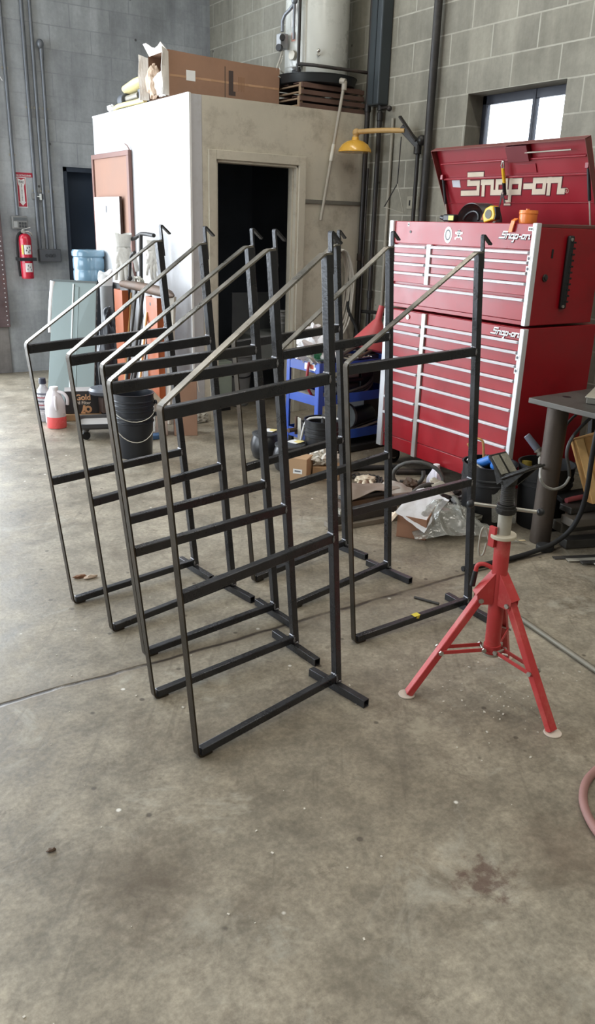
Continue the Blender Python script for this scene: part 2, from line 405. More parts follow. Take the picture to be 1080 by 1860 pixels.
TRIMW = mat('scuffed_cream_trim_paint', rgb(196,190,174), .55, 0, .1, 3, .05, 60, dirt=rgb(110,98,80), dirt_amt=.5, dscale=6)
BLUE = mat('blue_cart_enamel', rgb(42,78,168), .4, 0, .1, 5, 0, coat=.2, dirt=rgb(34,44,84), dirt_amt=.4)
ORANGE = mat('orange_beam_paint', rgb(160,80,36), .5, 0, .1, 5, .05, 60, dirt=rgb(120,72,40), dirt_amt=.4, dscale=4)
YELLOW = mat('yellow_enamel', rgb(206,158,58), .28, 0, .08, 6, 0, coat=.4)
YELP = mat('weathered_yellow_pipe', rgb(176,142,88), .5, 0, .15, 8)
WOOD = mat('dark_crate_wood', rgb(96,72,62), .75, 0, .25, 7, .2, 50)
WOODL = mat('light_wood', rgb(198,150,90), .65, 0, .2, 8, .1, 50, dirt=rgb(130,84,44), dirt_amt=.4)
GREYG = mat('grey_green_sheet_metal', rgb(126,139,138), .42, .25, .08, 3, .03, 40, dirt=rgb(120,128,124), dirt_amt=.3)
RUST = mat('rusty_steel', rgb(92,76,64), .6, .4, .25, 8, .2, 80, dirt=rgb(110,74,48), dirt_amt=.5, dscale=6)
DSTEEL = mat('dark_scrap_steel', rgb(78,76,74), .5, .5, .25, 8, .15, 80)
TANK = mat('white_tank_enamel', rgb(200,202,196), .3, 0, .05, 4, 0, coat=.4)
RUB = mat('grey_rubber_hose', rgb(70,68,64), .6, 0, .15, 12)
CABLE = mat('pale_rubber_cable', rgb(186,182,172), .5, 0, .1, 12)
NAVY = mat('dark_navy_door_paint', rgb(44,54,68), .45, 0, .12, 3)
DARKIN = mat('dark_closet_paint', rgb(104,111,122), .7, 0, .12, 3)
GREYP = mat('grey_plastic', rgb(128,130,132), .5, 0, .1, 5)
CLOTH = mat('pale_work_cloth', rgb(208,206,200), .9, 0, .12, 14, .3, 90)

# ------------------------------------------------------------------ camera
cam = bpy.data.cameras.new('camera'); co = bpy.data.objects.new('camera', cam); COL.objects.link(co)
mr = [V((0.8366929342740111,-0.5469274308839218,0.028553792789369932)), V((-0.16382410812988837,-0.2996873434989564,-0.9398665637961514)), V((0.5225960154185946,0.7817019134511899,-0.34034618137325495))]
mw = Mx.Identity(4)
for i in range(3):
    mw[i][0] = mr[0][i]; mw[i][1] = -mr[1][i]; mw[i][2] = -mr[2][i]
mw.translation = (0,0,1.55)
co.matrix_world = mw
cam.sensor_fit = 'VERTICAL'; cam.sensor_height = 36; cam.sensor_width = 24; cam.lens = 1442.97/1860*36; cam.clip_start = .05
SC.camera = co

# ------------------------------------------------------------------ room shell
XR, YB, HC = 4.45, 8.6, 5.6
XL, YF = -4.6, -5.0
wr = blockmat('right_block_wall', rgb(138,135,124), rgb(180,178,166), 1, .0158, -.0176, jmix=.7, stain=.5)
wb = blockmat('back_block_wall', rgb(168,172,176), rgb(140,143,146), 0, .11, -.0176, zmin=2.05, jmix=.6, stain=.5)
ws = blockmat('side_block_wall', rgb(140,138,130), rgb(170,168,160), 1, 0, 0)
b = B().quad((XL,YF,0),(XR,YF,0),(XR,YB,0),(XL,YB,0)); b.lohi(XL,XR,YF,YB,-.15,-.002)
struct('floor', b, floormat())
WY0, WY1, WZ0, WZ1 = 3.772, 4.638, 1.80, 2.456
T = .235
b = B().lohi(XR,XR+T,YF,WY0,0,HC).lohi(XR,XR+T,WY1,YB+T,0,HC).lohi(XR,XR+T,WY0,WY1,0,WZ0).lohi(XR,XR+T,WY0,WY1,WZ1,HC)
struct('wall_right', b, wr)
DX0, DX1, DZ = 2.775, 3.66, 2.03
BX0_, BX1_, BZ_ = -2.7, 1.80, 4.0                # open overhead bay door left of the frame
b = B().lohi(XL-T,BX0_,YB,YB+T,0,HC).lohi(BX0_,BX1_,YB,YB+T,BZ_,HC).lohi(BX1_,DX0,YB,YB+T,0,HC).lohi(DX1,XR,YB,YB+T,0,HC).lohi(DX0,DX1,YB,YB+T,DZ,HC)
struct('wall_back', b, wb)
BY0, BY1, BZ = 3.2, 7.6, 4.0               # open bay door in the left wall
b = B().lohi(XL-T,XL,YF,BY0,0,HC).lohi(XL-T,XL,BY1,YB,0,HC).lohi(XL-T,XL,BY0,BY1,BZ,HC)
struct('wall_left', b, ws)
b = B().lohi(XL-T,XR+T,YF-T,YF,0,HC)
struct('wall_front', b, blockmat('front_block_wall', rgb(140,138,130), rgb(170,168,160), 0, 0, 0))
struct('ceiling', B().lohi(XL-T,XR+T,YF-T,YB+T,HC,HC+.1), mat('white_deck_ceiling', rgb(150,150,148), .8))
# window in the right wall
wroot = thing('window_1', 'small steel window in the right block wall above the red chest', 'window', (XR+.13,(WY0+WY1)/2,WZ0)); wroot['kind'] = 'structure'
for k in ('label','category'): del wroot[k]
fr = mat('dark_steel_window_frame', rgb(46,48,56), .5, .3)
xf = XR+.15; b = B(); fw = .035
b.lohi(xf,xf+.04,WY0,WY1,WZ1-.06,WZ1).lohi(xf,xf+.04,WY0,WY1,WZ0,WZ0+.05).lohi(xf,xf+.04,WY0,WY0+fw,WZ0,WZ1).lohi(xf,xf+.04,WY1-.040,WY1,WZ0,WZ1)
ym = WY0+.37
b.lohi(xf-.005,xf+.04,ym,ym+.026,WZ0,WZ1)
part('window_frame', b, fr, wroot, .003, 0)
part('pane', B().lohi(xf+.015,xf+.019,WY0+.02,WY1-.02,WZ0+.02,WZ1-.02), mat('clear_window_glass', (.95,.97,1,1), .03, 0, 0, trans=1, rvar=0), wroot, 0, 0)
# dark steel door in the back wall
d = thing('door_1', 'x', 'door', ((DX0+DX1)/2,YB+.08,0)); d['kind'] = 'structure'
for k in ('label','category'): del d[k]
part('door_slab', B().lohi(DX0+.04,DX1-.04,YB+.1,YB+.145,.01,DZ-.04), NAVY, d, .003, 0)
part('door_frame', B().lohi(DX0,DX0+.045,YB+.01,YB+.16,0,DZ).lohi(DX1-.045,DX1,YB+.01,YB+.16,0,DZ).lohi(DX0,DX1,YB+.01,YB+.16,DZ-.045,DZ), mat('dark_door_frame', rgb(54,62,74), .5), d, .003, 0)

# ------------------------------------------------------------------ the painted booth in the corner
BX, BYF, BYB, BH = 2.81, 5.76, 7.76, 2.41
t = .1
struct('wall_booth_left', B().lohi(BX,BX+t,BYF,BYB,0,BH), OFFW2, .004)
OX0, OX1, OZ = 3.02, 3.76, 1.99
b = B().lohi(BX+t,OX0,BYF,BYF+t,.0,BH).lohi(OX1,XR,BYF,BYF+t,0,BH).lohi(OX0,OX1,BYF,BYF+t,OZ,BH)
struct('wall_booth_front', b, OFFW, 0)
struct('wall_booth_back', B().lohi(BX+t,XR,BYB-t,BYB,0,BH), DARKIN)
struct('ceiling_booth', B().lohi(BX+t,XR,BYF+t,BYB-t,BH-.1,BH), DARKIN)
b = B()
b.lohi(BX+t,OX0-.001,BYF+t,BYF+t+.012,0,BH-.1).lohi(OX1+.001,XR,BYF+t,BYF+t+.012,0,BH-.1).lohi(OX0,OX1,BYF+t,BYF+t+.012,OZ,BH-.1)
b.lohi(BX+t,BX+t+.012,BYF+t+.012,BYB-t,0,BH-.1).lohi(XR-.012,XR,BYF+t+.012,BYB-t,0,BH-.1)
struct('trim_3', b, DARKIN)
# door casing
b = B()
cw = .065
for x0,x1 in ((OX0-cw,OX0),(OX1,OX1+cw)): b.lohi(x0,x1,BYF-.018,BYF,0,OZ+cw)
b.lohi(OX0,OX1,BYF-.018,BYF,OZ,OZ+cw)
struct('trim_1', b, TRIMW, .003)
b = B().lohi(OX0,OX0+.018,BYF,BYF+t+.02,0,OZ).lohi(OX1-.018,OX1,BYF,BYF+t+.02,0,OZ).lohi(OX0,OX1,BYF,BYF+t+.02,OZ-.018,OZ).lohi(OX1-.032,OX1-.018,BYF+.04,BYF+.075,0,OZ-.018)
struct('trim_2', b, TRIMW, .002)
# white corner bead
struct('trim_4', B().lohi(BX-.006,BX+.012,BYF-.006,BYF+.012,0.09,BH+.005).lohi(BX-.004,BX+.012,BYF+.012,BYB,BH-.004,BH+.01), mat('bright_white_corner_bead', rgb(226,226,224), .5), .002)

# ------------------------------------------------------------------ welded racks
def rack(x, y, yaw, al, label):
    d, H, h1, hm, kl, kr = .5963, 1.4285, 1.0716, .5431, .1223, .1521
    al = R(al); be = R(2.95)
    root = thing('steel_rack', label, 'rack', (x, y, 0), R(yaw), 'welded steel racks standing on the shop floor')
    U = V((-math.sin(al), .0144, math.cos(al))).normalized(); Bd = V((math.cos(be),0,math.sin(be))); S = V((0,1,0))
    o = V((0,0,.0152)); sq = .0254; bh = .031
    pc = o + Bd*(d+.0127)
    # flat bar bent round the front: foot corner, up, then sloping back over the post
    P = []
    def fillet(a, c, e, r, n=5):
        a, c, e = V(a), V(c), V(e); u = (a-c).normalized(); w = (e-c).normalized(); s = c+u*r; q = c+w*r
        return [s*(1-k)**2 + c*2*k*(1-k) + q*k*k for k in [i/n for i in range(n+1)]]
    c0 = o + U*(-.0118) ; c1 = o + U*(h1+.021); c2 = pc + U*(H+.003) - Bd*.016
    P = [c0 + Bd*.05] + fillet(c0+Bd*.05, c0, c1, .02) + fillet(c0, c1, c2, .012) + fillet(c1, c2, c2+Bd*.03, .008) + [c2+Bd*.026]
    ks = [i for i in range(len(P)) if P[i].z > c1.z-.02][0] + 3
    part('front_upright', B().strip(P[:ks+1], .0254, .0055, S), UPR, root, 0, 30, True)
    part('sloping_strip', B().strip(P[ks:], .0254, .0055, S), STRIP, root, 0, 30, True, label='sloping flat bar, its sheen painted into the colour')
    f = .004
    part('rear_post', B().hollow(V((pc.x,0,.0305)) , pc + U*H, sq, sq, S), STEEL, root, .0022, 40, True)
    part('upper_bar', B().bar(o+U*h1+Bd*f, o+U*h1+Bd*d, sq, bh+.003, S), STEEL, root, .003, 40, True)
    part('middle_bar', B().bar(o+U*hm+Bd*f, o+U*hm+Bd*d, sq, bh, S), STEEL, root, .003, 40, True)
    part('bottom_bar', B().bar(o+Bd*.012+U*.003, o+Bd*d, sq, .027, S), STEEL, root, .003, 40, True)
    part('foot_bar', B().hollow((d+.004,kl,.0152), (d+.004,-kr,.0152), sq, .030, (1,0,0)), STEEL, root, .0022, 40, True)
    hb = pc + Bd*.0162 + U*(H-.055); ht = pc + Bd*.0162 + U*(H+.066)
    he = ht + V((.043,0,-.036))
    part('hook', B().strip([hb] + fillet(hb, ht, he, .012) + [he], .016, .0065, S), STEEL, root, 0, 30, True)
    def bead(b): part('weld_bead', b, WELD, root, 0, 60, True)
    for pt in (o+U*h1+Bd*d, o+U*hm+Bd*d, o+Bd*d):
        bead(B().tube([pt+U*.016+V((0,-.0125+.005*k,.0015*random.random())) for k in range(6)], lambda q: .0042+.0016*math.sin(q*19), 8))
        bead(B().tube([pt+V((.0,-.0135,.012-.006*k)) for k in range(5)], lambda q: .004+.0014*math.sin(q*17), 8))
    bead(B().tube([V((pc.x-.010+.005*k,-.0142,.033)) for k in range(5)], lambda q: .0042+.0014*math.sin(q*17), 8))
    bead(B().ball(pc+U*(H+.004)+Bd*.010, .007, (1.2,1.2,.7), 8))
    return root
for a in [(0.9078,3.0559,5.53,5.40,'far left welded steel rack, rearmost of the left row, before the leaning grey panel'),
          (0.9584,2.7394,9.07,5.19,'second steel rack from the left, between the far left rack and the close pair'),
          (0.9936,2.4936,4.34,5.30,'third steel rack from the left, rear one of the pair with nearly overlapping fronts'),
          (0.9104,2.2166,4.22,5.10,'fourth steel rack from the left, front one of the close pair behind the nearest rack'),
          (0.8933,1.8513,9.44,4.46,'nearest and largest looking steel rack, foremost of the left-hand row'),
          (1.6818,2.8615,9.77,5.55,'rearmost rack of the right-hand row of three, standing before the booth doorway'),
          (1.6897,2.5515,8.62,4.31,'middle rack of the right-hand row, in front of the blue cart'),
          (1.7403,2.1774,-.98,4.89,'rightmost steel rack, the one with a yellow chalk mark on its bottom bar')]:
    rk = rack(*a)
ch = B().bar((.30,0,.0472),(.33,0,.0487),.0256,.0012,(0,1,0)).bar((.315,-.0131,.036),(.318,-.0131,.048),.014,.0012,(1,0,0))
part('chalk_mark', ch, mat('yellow_chalk', rgb(214,196,70), .9), [o for o in rk.children if o.name.startswith('bottom_bar')][0], 0, 0, True, label='yellow chalk mark')

# ------------------------------------------------------------------ red pipe stand
def pipe_stand():
    cx, cy = 1.939, 1.65
    root = thing('pipe_stand', 'red folding tripod pipe stand with screw handle and V head', 'pipe stand', (cx, cy, 0))
    tl = V((-.020,.010,1)).normalized()                       # leans a touch
    ax = lambda z: V((cx,cy,0)) + tl*z
    b = B().lathe([(.026,.165),(.0262,.17),(.0262,.60)], (0,0,0), 28)
    for v in b.bm.verts: v.co = ax(v.co.z) + V((v.co.x, v.co.y, 0))
    col = part('column', b, SRED, root)
    part('bottom_cap', B().cyl(ax(.160), ax(.168), .030, n=24), ZINCD, root)
    part('collar_ring', B().cyl(ax(.597), ax(.611), .043, .043, 28), mat('cream_painted_ring', rgb(200,192,172), .5), root, .003)
    part('inner_tube', B().cyl(ax(.605), ax(.683), .0225, n=24), ZINCD, root)
    nut = B().cyl(ax(.683), ax(.714), .031, n=24).cyl(ax(.690), ax(.704), .0345, n=24)
    part('nut_collar', nut, IRON, root, .002)
    rt = V((.648,-.762,0)); fw = V((.762,.648,0))
    rr = rt*.97 + V((0,0,.06))
    hb = B().cyl(ax(.70)-rt*.112+V((0,0,.002)), ax(.70)+rt*.105+V((0,0,-.001)), .0062, n=12)
    hd = part('handle_bar', hb, ZINC, root)
    for sgn, kk in ((-1,.114),(1,.108)):
        part('handle_knob', B().ball(ax(.70)+rt*(sgn*kk), .0135, n=16), BLACK, hd)
    prof = [(.019,.71)]
    for i in range(12):
        z = .714+i*.0062; prof += [(.0195,z),(.0225,z+.002),(.0225,z+.0035),(.0195,z+.0056)]
    b = B().lathe(prof + [(.019,.79)], n=24)
    for v in b.bm.verts: v.co = ax(v.co.z) + V((v.co.x, v.co.y, 0))
    part('screw', b, DSTEEL, root)
    # V head: two tilted plates meeting over the screw
    hc = ax(.80)
    hbm = B().cyl(ax(.782), ax(.812), .026, .030, 20)
    part('head_boss', hbm, IRON, root, .002)
    e = V((.995,.10,0)).normalized()                          # ridge direction of the V
    PADM = mat('clear_worn_pad', rgb(128,126,114), .22, .1, .2, 30, .2, 60, coat=.4)
    for sgn in (-1, 1):
        u = V((0,.68,.73)) if sgn < 0 else V((0,-.86,.50))
        u = (u - e*u.dot(e)).normalized()
        nn = u.cross(e).normalized(); nn = nn if nn.z > 0 else -nn
        L_ = .092 if sgn < 0 else .118
        c = hc + V((0,0,.008)) - u*.006
        pl = part('head_plate', B().bar(c, c+u*L_, .088, .008, e), IRON, root, .003)
        pads = ((-.022,.034),(.022,.034)) if sgn < 0 else ((-.022,.03),(.022,.03))
        for k, wd in pads:
            part('grip_pad', B().bar(c+u*.016+e*k+nn*.0055, c+u*(L_-.008)+e*k+nn*.0055, wd, .005, e), PADM if sgn < 0 else IRON, pl, .0015)
        for k in (-.030,.030):
            part('head_rib', B().prism([(0,-.006),(L_*.8,-.004),(L_*.45,-.018),(0,-.034)], c+e*(k-.003), u, nn, e*.006), IRON, pl)
    # legs
    feet = [V((1.682,1.788,0)), V((1.948,1.366,0)), V((2.187,1.796,0))]
    for i, ft in enumerate(feet):
        dr = (ft - V((cx,cy,0))); dr.z = 0; r_ = dr.length; dr = dr.normalized(); sd = V((-dr.y,dr.x,0))
        hg = ax(.375) + dr*.062
        end = ft - dr*.0 + V((0,0,.010))
        # U-channel leg, open toward the inside
        ld = (end-hg).normalized(); nrm = sd.cross(ld).normalized()
        if nrm.dot(dr) < 0: nrm = -nrm
        w_, dp, th = .030, .022, .003
        top = hg - ld*.012
        b = B().bar(top+nrm*dp/2, end+nrm*.004, w_, th, sd)
        for k in (-1,1): b.bar(top+sd*k*(w_/2), end+sd*k*(w_/2)-nrm*.006, dp, th, nrm)
        leg = part('leg', b, SRED, root, .0015)
        part('foot_pad', B().cyl(ft+V((0,0,.0005)), ft+V((0,0,.0055)), .030, .029, 24), mat('worn_cream_foot', rgb(196,184,170), .6), leg, .0015)
        part('leg_bolt', B().cyl(hg-sd*.024, hg+sd*.024, .0045, n=10).cyl(hg-sd*.026, hg-sd*.019, .009, n=6).cyl(hg+sd*.019, hg+sd*.026, .009, n=6), ZINC, leg)
        # gusset with a sloping flange
        g0 = ax(.468)+dr*.024; g1 = ax(.385)+dr*.075
        for k in (-1,1):
            q = B()
            a0, a1, a2, a3 = ax(.472)+dr*.020, ax(.398)+dr*.076, ax(.36)+dr*.072, ax(.36)+dr*.02
            s0 = sd*k*.018
            q.hexa([p+s0-sd*.0015 for p in (a0,a1,a2,a3)]+[p+s0+sd*.0015 for p in (a0,a1,a2,a3)])
            part('gusset', q, SRED, leg)
        fl = B().bar(ax(.474)+dr*.018, ax(.395)+dr*.080, .040, .003, sd)
        part('gusset_flange', fl, SRED, leg, .001)
        # strut from the column ring to the leg
        lp = hg + (end-hg)*((.375-.178)/.365)
        cp = ax(.186)+dr*.036
        for k in (-1,1):
            part('strut', B().bar(cp+sd*k*.019, lp+sd*k*.019 - dr*.004, .014, .003, V((0,0,1))), SRED, leg, .001)
        sb = B()
        for p_ in (cp, lp):
            sb.cyl(p_-sd*.025, p_+sd*.025, .0042, n=10).cyl(p_-sd*.028, p_-sd*.021, .0085, n=6).cyl(p_+sd*.021, p_+sd*.028, .0085, n=6)
        part('strut_bolt', sb, ZINC, leg)
    part('clamp_ring', B().cyl(ax(.172), ax(.20), .0295, n=28), SRED, root, .001)
    # side lock pin with black grip, and a wire hitch pin
    q0 = ax(.483)-rt*.024
    part('lock_lever', B().tube([q0, q0-rt*.030+V((0,0,.012)), q0-rt*.052+V((0,0,.004)), q0-rt*.054-V((0,0,.02))], .0075, 10, smooth=2), SRED, root)
    part('lever_grip', B().cyl(q0-rt*.054-V((0,0,.018)), q0-rt*.060-V((0,0,.075)), .0088, .0095, 14), BLACK, root, .002)
    lug = B().box(ax(.600)-rt*.034-fw*.012, (.012,.026,.07))
    part('lug', lug, SRED, root, .001)
    c = ax(.57)-rt*.066
    part('hitch_pin', B().tube([c+rt*.045+V((0,0,-.008)), c+rt*.02+V((0,0,.004)), c+rt*.012+V((0,0,.05)), c-rt*.008+V((0,0,.055)), c-rt*.010-V((0,0,.045)), c+rt*.008-V((0,0,.05)), c+rt*.014+V((0,0,.0))], .0035, 8, smooth=2), ZINCD, root)
    return root
pipe_stand()

# ------------------------------------------------------------------ red roll cabinet and top chest
FX, CY0, CY1 = 3.46, 2.985, 4.18
def drawers(root, y0, y1, tops, zbot, x=FX):
    """tops: heights of the pulls from the top down; each drawer reaches the next pull"""
    for i, z in enumerate(tops):
        zl = tops[i+1]+.012 if i+1 < len(tops) else zbot
        dr = part('drawer', B().lohi(x-.014, x+.004, y0, y1, zl, z+.006), RED, root, .002, 30)
        pr = [(0,0),(-.020,.003),(-.022,.012),(-.014,.017),(0,.017)]
        pb = B().prism(pr, (x-.0135, y0+.002, z-.006), (1,0,0), (0,0,1), (0,y1-y0-.004,0))
        part('drawer_pull', pb, ALU, dr, 0, 30, label='bright aluminium drawer pull')
def body_shell(z0, z1, xb):
    return B().lohi(FX, xb, CY0+.004, CY1-.004, z0, z1)
cab = thing('tool_cabinet', 'large red rolling tool cabinet with sixteen bright drawer pulls, standing on casters', 'tool cabinet', (3.75, 3.58, 0))
part('body', body_shell(.125, 1.052, 4.05), RED, cab, .004, 30)
part('corner_trim', B().lohi(FX-.026, FX+.012, CY0, CY0+.030, .125, 1.05), ALU, cab, .004, 30, label='aluminium corner trim')
part('corner_trim', B().lohi(FX-.026, FX+.012, CY1-.050, CY1, .125, 1.05), ALU, cab, .004, 30, label='aluminium corner trim')
part('divider_trim', B().lohi(FX-.026, FX+.004, 3.778, 3.815, .128, 1.05), mat('dull_grey_trim', rgb(170,165,160), .4, .5), cab, .003, 30, label='grey aluminium divider trim')
b = B().lohi(FX-.012, FX+.004, CY0+.032, 3.776, .985, 1.048); part('top_rail', b, RED, cab, .002, 30)
b = B().lohi(FX-.012, FX+.004, 3.817, CY1-.052, .975, 1.048); part('top_rail', b, RED, cab, .002, 30)
drawers(cab, CY0+.034, 3.774, [.972,.915,.841,.759,.677,.592,.485,.376], .232)
drawers(cab, 3.819, CY1-.054, [.962,.910,.824,.742,.659,.578,.471,.364], .222)
part('kick_panel', B().lohi(FX-.010, FX+.004, CY0+.032, 3.776, .128, .226), RED, cab, .003, 30)
part('kick_panel', B().lohi(FX-.010, FX+.004, 3.817, CY1-.052, .128, .216), RED, cab, .003, 30)
part('lock', B().cyl((FX-.012,3.955,1.014),(FX-.018,3.955,1.014),.015,n=20).cyl((FX-.018,3.955,1.014),(FX-.021,3.955,1.014),.009,n=16), ZINC, cab, 0, 40)
sh = lettering('Snap-on', (FX-.0135,3.232,1.000), (0,-1,0), (0,0,1), .0255, .022, .46, .002, slant=.3)
part('emblem_backing', sh, mat('black_emblem', rgb(20,20,24), .4), cab, 0, 0)
part('emblem', lettering('Snap-on', (FX-.0150,3.229,1.002), (0,-1,0), (0,0,1), .0255, .022, .30, .002, slant=.3), mat('white_emblem', rgb(238,238,240), .35), cab, 0, 0)
for z in (.895,.822): 
    s_ = part('sticker', B().lohi(FX-.0275,FX-.027+.0005,CY0+.012,CY0+.036,z-.016,z+.016), WHITE, cab, 0, 0)
    part('sticker_print', B().cyl((FX-.0276,CY0+.024,z),(FX-.028,CY0+.024,z),.008,n=12), mat('grey_print', rgb(90,92,100), .6), s_, 0, 0)
for x,y in ((3.52,4.10),(3.52,3.07),(3.98,4.10),(3.98,3.07)):
    cs = part('caster', B().lohi(x-.045,x+.045,y-.035,y+.035,.112,.126).lohi(x-.03,x+.03,y-.030,y-.025,.045,.112).lohi(x-.03,x+.03,y+.025,y+.030,.045,.112), DSTEEL, cab, .002)
    part('wheel', B().cyl((x,y-.022,.056),(x,y+.022,.056),.055,n=28), BLACKM, cs, .005)
    part('wheel_hub', B().cyl((x,y-.027,.056),(x,y+.027,.056),.022,n=16), ZINCD, cs)

chest = thing('tool_chest', 'red top tool chest with its lid open, standing on the red rolling cabinet', 'tool chest', (3.73, 3.58, 1.066))
xb = 3.99; zt = 1.588
part('body', body_shell(1.066, 1.572, xb), RED, chest, .004, 30)
part('corner_trim', B().lohi(FX-.026, FX+.012, CY0, CY0+.030, 1.066, zt+.004), ALU, chest, .004, 30, label='aluminium corner trim')
part('corner_trim', B().lohi(FX-.026, FX+.012, CY1-.036, CY1, 1.066, zt+.004), ALU, chest, .004, 30, label='aluminium corner trim')
part('divider_trim', B().lohi(FX-.024, FX+.004, 3.785, 3.822, 1.222, 1.458), ALU, chest, .003, 30, label='aluminium divider trim')
part('top_panel', B().lohi(FX-.012, FX+.010, CY0+.031, CY1-.037, 1.457, zt), RED, chest, .003, 30)
rim = B().lohi(FX+.010, xb, CY0+.004, CY0+.016, 1.572, zt).lohi(FX+.010, xb, CY1-.016, CY1-.004, 1.572, zt).lohi(xb-.012, xb, CY0+.016, CY1-.016, 1.572, zt)
part('rim', rim, mat('dark_edge_red', rgb(110,58,54), .5), chest, .001, 30)
drawers(chest, CY0+.034, 3.781, [1.440,1.389,1.334,1.280], 1.224)
drawers(chest, 3.826, CY1-.040, [1.437,1.387,1.332,1.276], 1.224)
drawers(chest, CY0+.034, CY1-.040, [1.197], 1.092)
part('bottom_rail', B().lohi(FX-.008, FX+.004, CY0+.032, CY1-.038, 1.067, 1.090), RED, chest, .002, 30)
part('emblem_backing', lettering('Snap-on', (FX-.0135,3.245,1.510), (0,-1,0), (0,0,1), .0265, .022, .46, .002, slant=.3), mat('black_emblem', rgb(20,20,24)), chest, 0, 0)
part('emblem', lettering('Snap-on', (FX-.0150,3.242,1.512), (0,-1,0), (0,0,1), .0265, .022, .30, .002, slant=.3), mat('white_emblem', rgb(238,238,240)), chest, 0, 0)
def disc(y, z, ry, rz, x=FX-.0125, th=.0008, n=28):
    return B().prism([(ry*math.cos(2*PI*i/n), rz*math.sin(2*PI*i/n)) for i in range(n)], (x,y,z), (0,-1,0), (0,0,1), (-th,0,0))
st = part('sticker', disc(3.655,1.517,.033,.046), mat('white_sticker', rgb(228,226,222), .5), chest, 0, 0, label='white oval sticker with grey ring')
rg = B(); 
for i in range(28):
    a0, a1 = 2*PI*i/28, 2*PI*(i+1)/28
    rg.hexa([(FX-.0136,3.655-r_*.033*math.cos(a),1.517+r_*.046*math.sin(a)) for r_,a in ((.5,a0),(.66,a0),(.66,a1),(.5,a1))]+[(FX-.0140,3.655-r_*.033*math.cos(a),1.517+r_*.046*math.sin(a)) for r_,a in ((.5,a0),(.66,a0),(.66,a1),(.5,a1))])
part('sticker_ring', rg, mat('grey_print', rgb(90,92,100)), st, 0, 0)
sk = B()
y0_, z0_ = 3.566, 1.520
for pts in (disc(y0_,z0_+.010,.016,.016), disc(y0_,z0_-.008,.010,.011)):
    me_ = bpy.data.meshes.new('x'); pts.bm.to_mesh(me_); sk.bm.from_mesh(me_); bpy.data.meshes.remove(me_); pts.bm.free()
for sy in (-1,1):
    sk.bar((FX-.0129,y0_-sy*.024,z0_-.020),(FX-.0129,y0_+sy*.024,z0_+.010),.009,.0008,(0,1,0))
    for ey,ez in ((sy*.025,-.021),(sy*.024,.010)):
        sk.cyl((FX-.0125,y0_+ey,z0_+ez),(FX-.0134,y0_+ey,z0_+ez),.0075,n=10)
st = part('sticker', sk, mat('white_sticker', rgb(228,226,222)), chest, 0, 0, label='small white skull and bones sticker')
ey = B()
for k in (-1,1): ey.cyl((FX-.0134,y0_+k*.006,z0_+.008),(FX-.0142,y0_+k*.006,z0_+.008),.004,n=8)
ey.bar((FX-.0138,y0_-.006,z0_-.008),(FX-.0138,y0_+.006,z0_-.008),.006,.0006,(0,0,1))
ey.bar((FX-.0138,y0_-.012,z0_+.021),(FX-.0138,y0_+.012,z0_+.021),.007,.0006,(0,0,1))
part('sticker_print', ey, BLACK, st, 0, 0)
for y,z,w,h in ((3.005,1.562,.034,.022),(4.005,1.569,.016,.020)):
    s_ = part('sticker', B().lohi(FX-.0285,FX-.0125,y,y+w,z-h/2,z+h/2) if y<3.1 else B().lohi(FX-.0130,FX-.0122,y,y+w,z-h/2,z+h/2), mat('white_sticker', rgb(228,226,222)), chest, 0, 0)
    q = B(); xx = FX-.029 if y<3.1 else FX-.0134
    for k in range(2 if y<3.1 else 1): q.ball((xx,y+w*(.3+.4*k) if y<3.1 else y+w/2,z),.006,(.08,1,.9),8)
    part('sticker_print', q, BLACK, s_, 0, 0)
for z in (1.415,1.362):
    s_ = part('sticker', B().lohi(FX-.0275,FX-.0268,CY0+.016,CY0+.040,z-.015,z+.015), mat('white_sticker', rgb(228,226,222)), chest, 0, 0)
    part('sticker_print', B().ball((FX-.0277,CY0+.028,z),.008,(.06,1,1),10), mat('grey_print', rgb(90,92,100)), s_, 0, 0)
part('keyhole', B().cyl((FX-.012,3.99,1.527),(FX-.0145,3.99,1.527),.008,n=14), BLACK, chest, 0, 40)
# side handle, lock, slot on the right end
ys = CY0+.004
hb = B().bar((3.705,ys-.012,1.535),(3.709,ys-.012,1.150),.046,.022,(1,0,0))
hnd = part('side_handle', hb, BLACK, chest, .010, 40)
for i in range(11): part('grip_rib', B().bar((3.712,ys-.024,1.50-i*.031),(3.738,ys-.024,1.50-i*.031),.010,.004,(0,0,1)), BLACKM, hnd, .001)
for z in (1.515,1.165): part('handle_screw', B().cyl((3.700,ys-.022,z),(3.700,ys-.027,z),.009,n=14), ZINC, hnd, 0, 40)
part('side_lock', B().cyl((3.547,ys,1.317),(3.547,ys-.008,1.317),.019,n=24).cyl((3.547,ys-.008,1.317),(3.547,ys-.014,1.317),.011,n=16), DSTEEL, chest, .001)
part('side_slot', B().lohi(3.577,3.591,ys-.003,ys,1.418,1.464), BLACK, chest, .001)
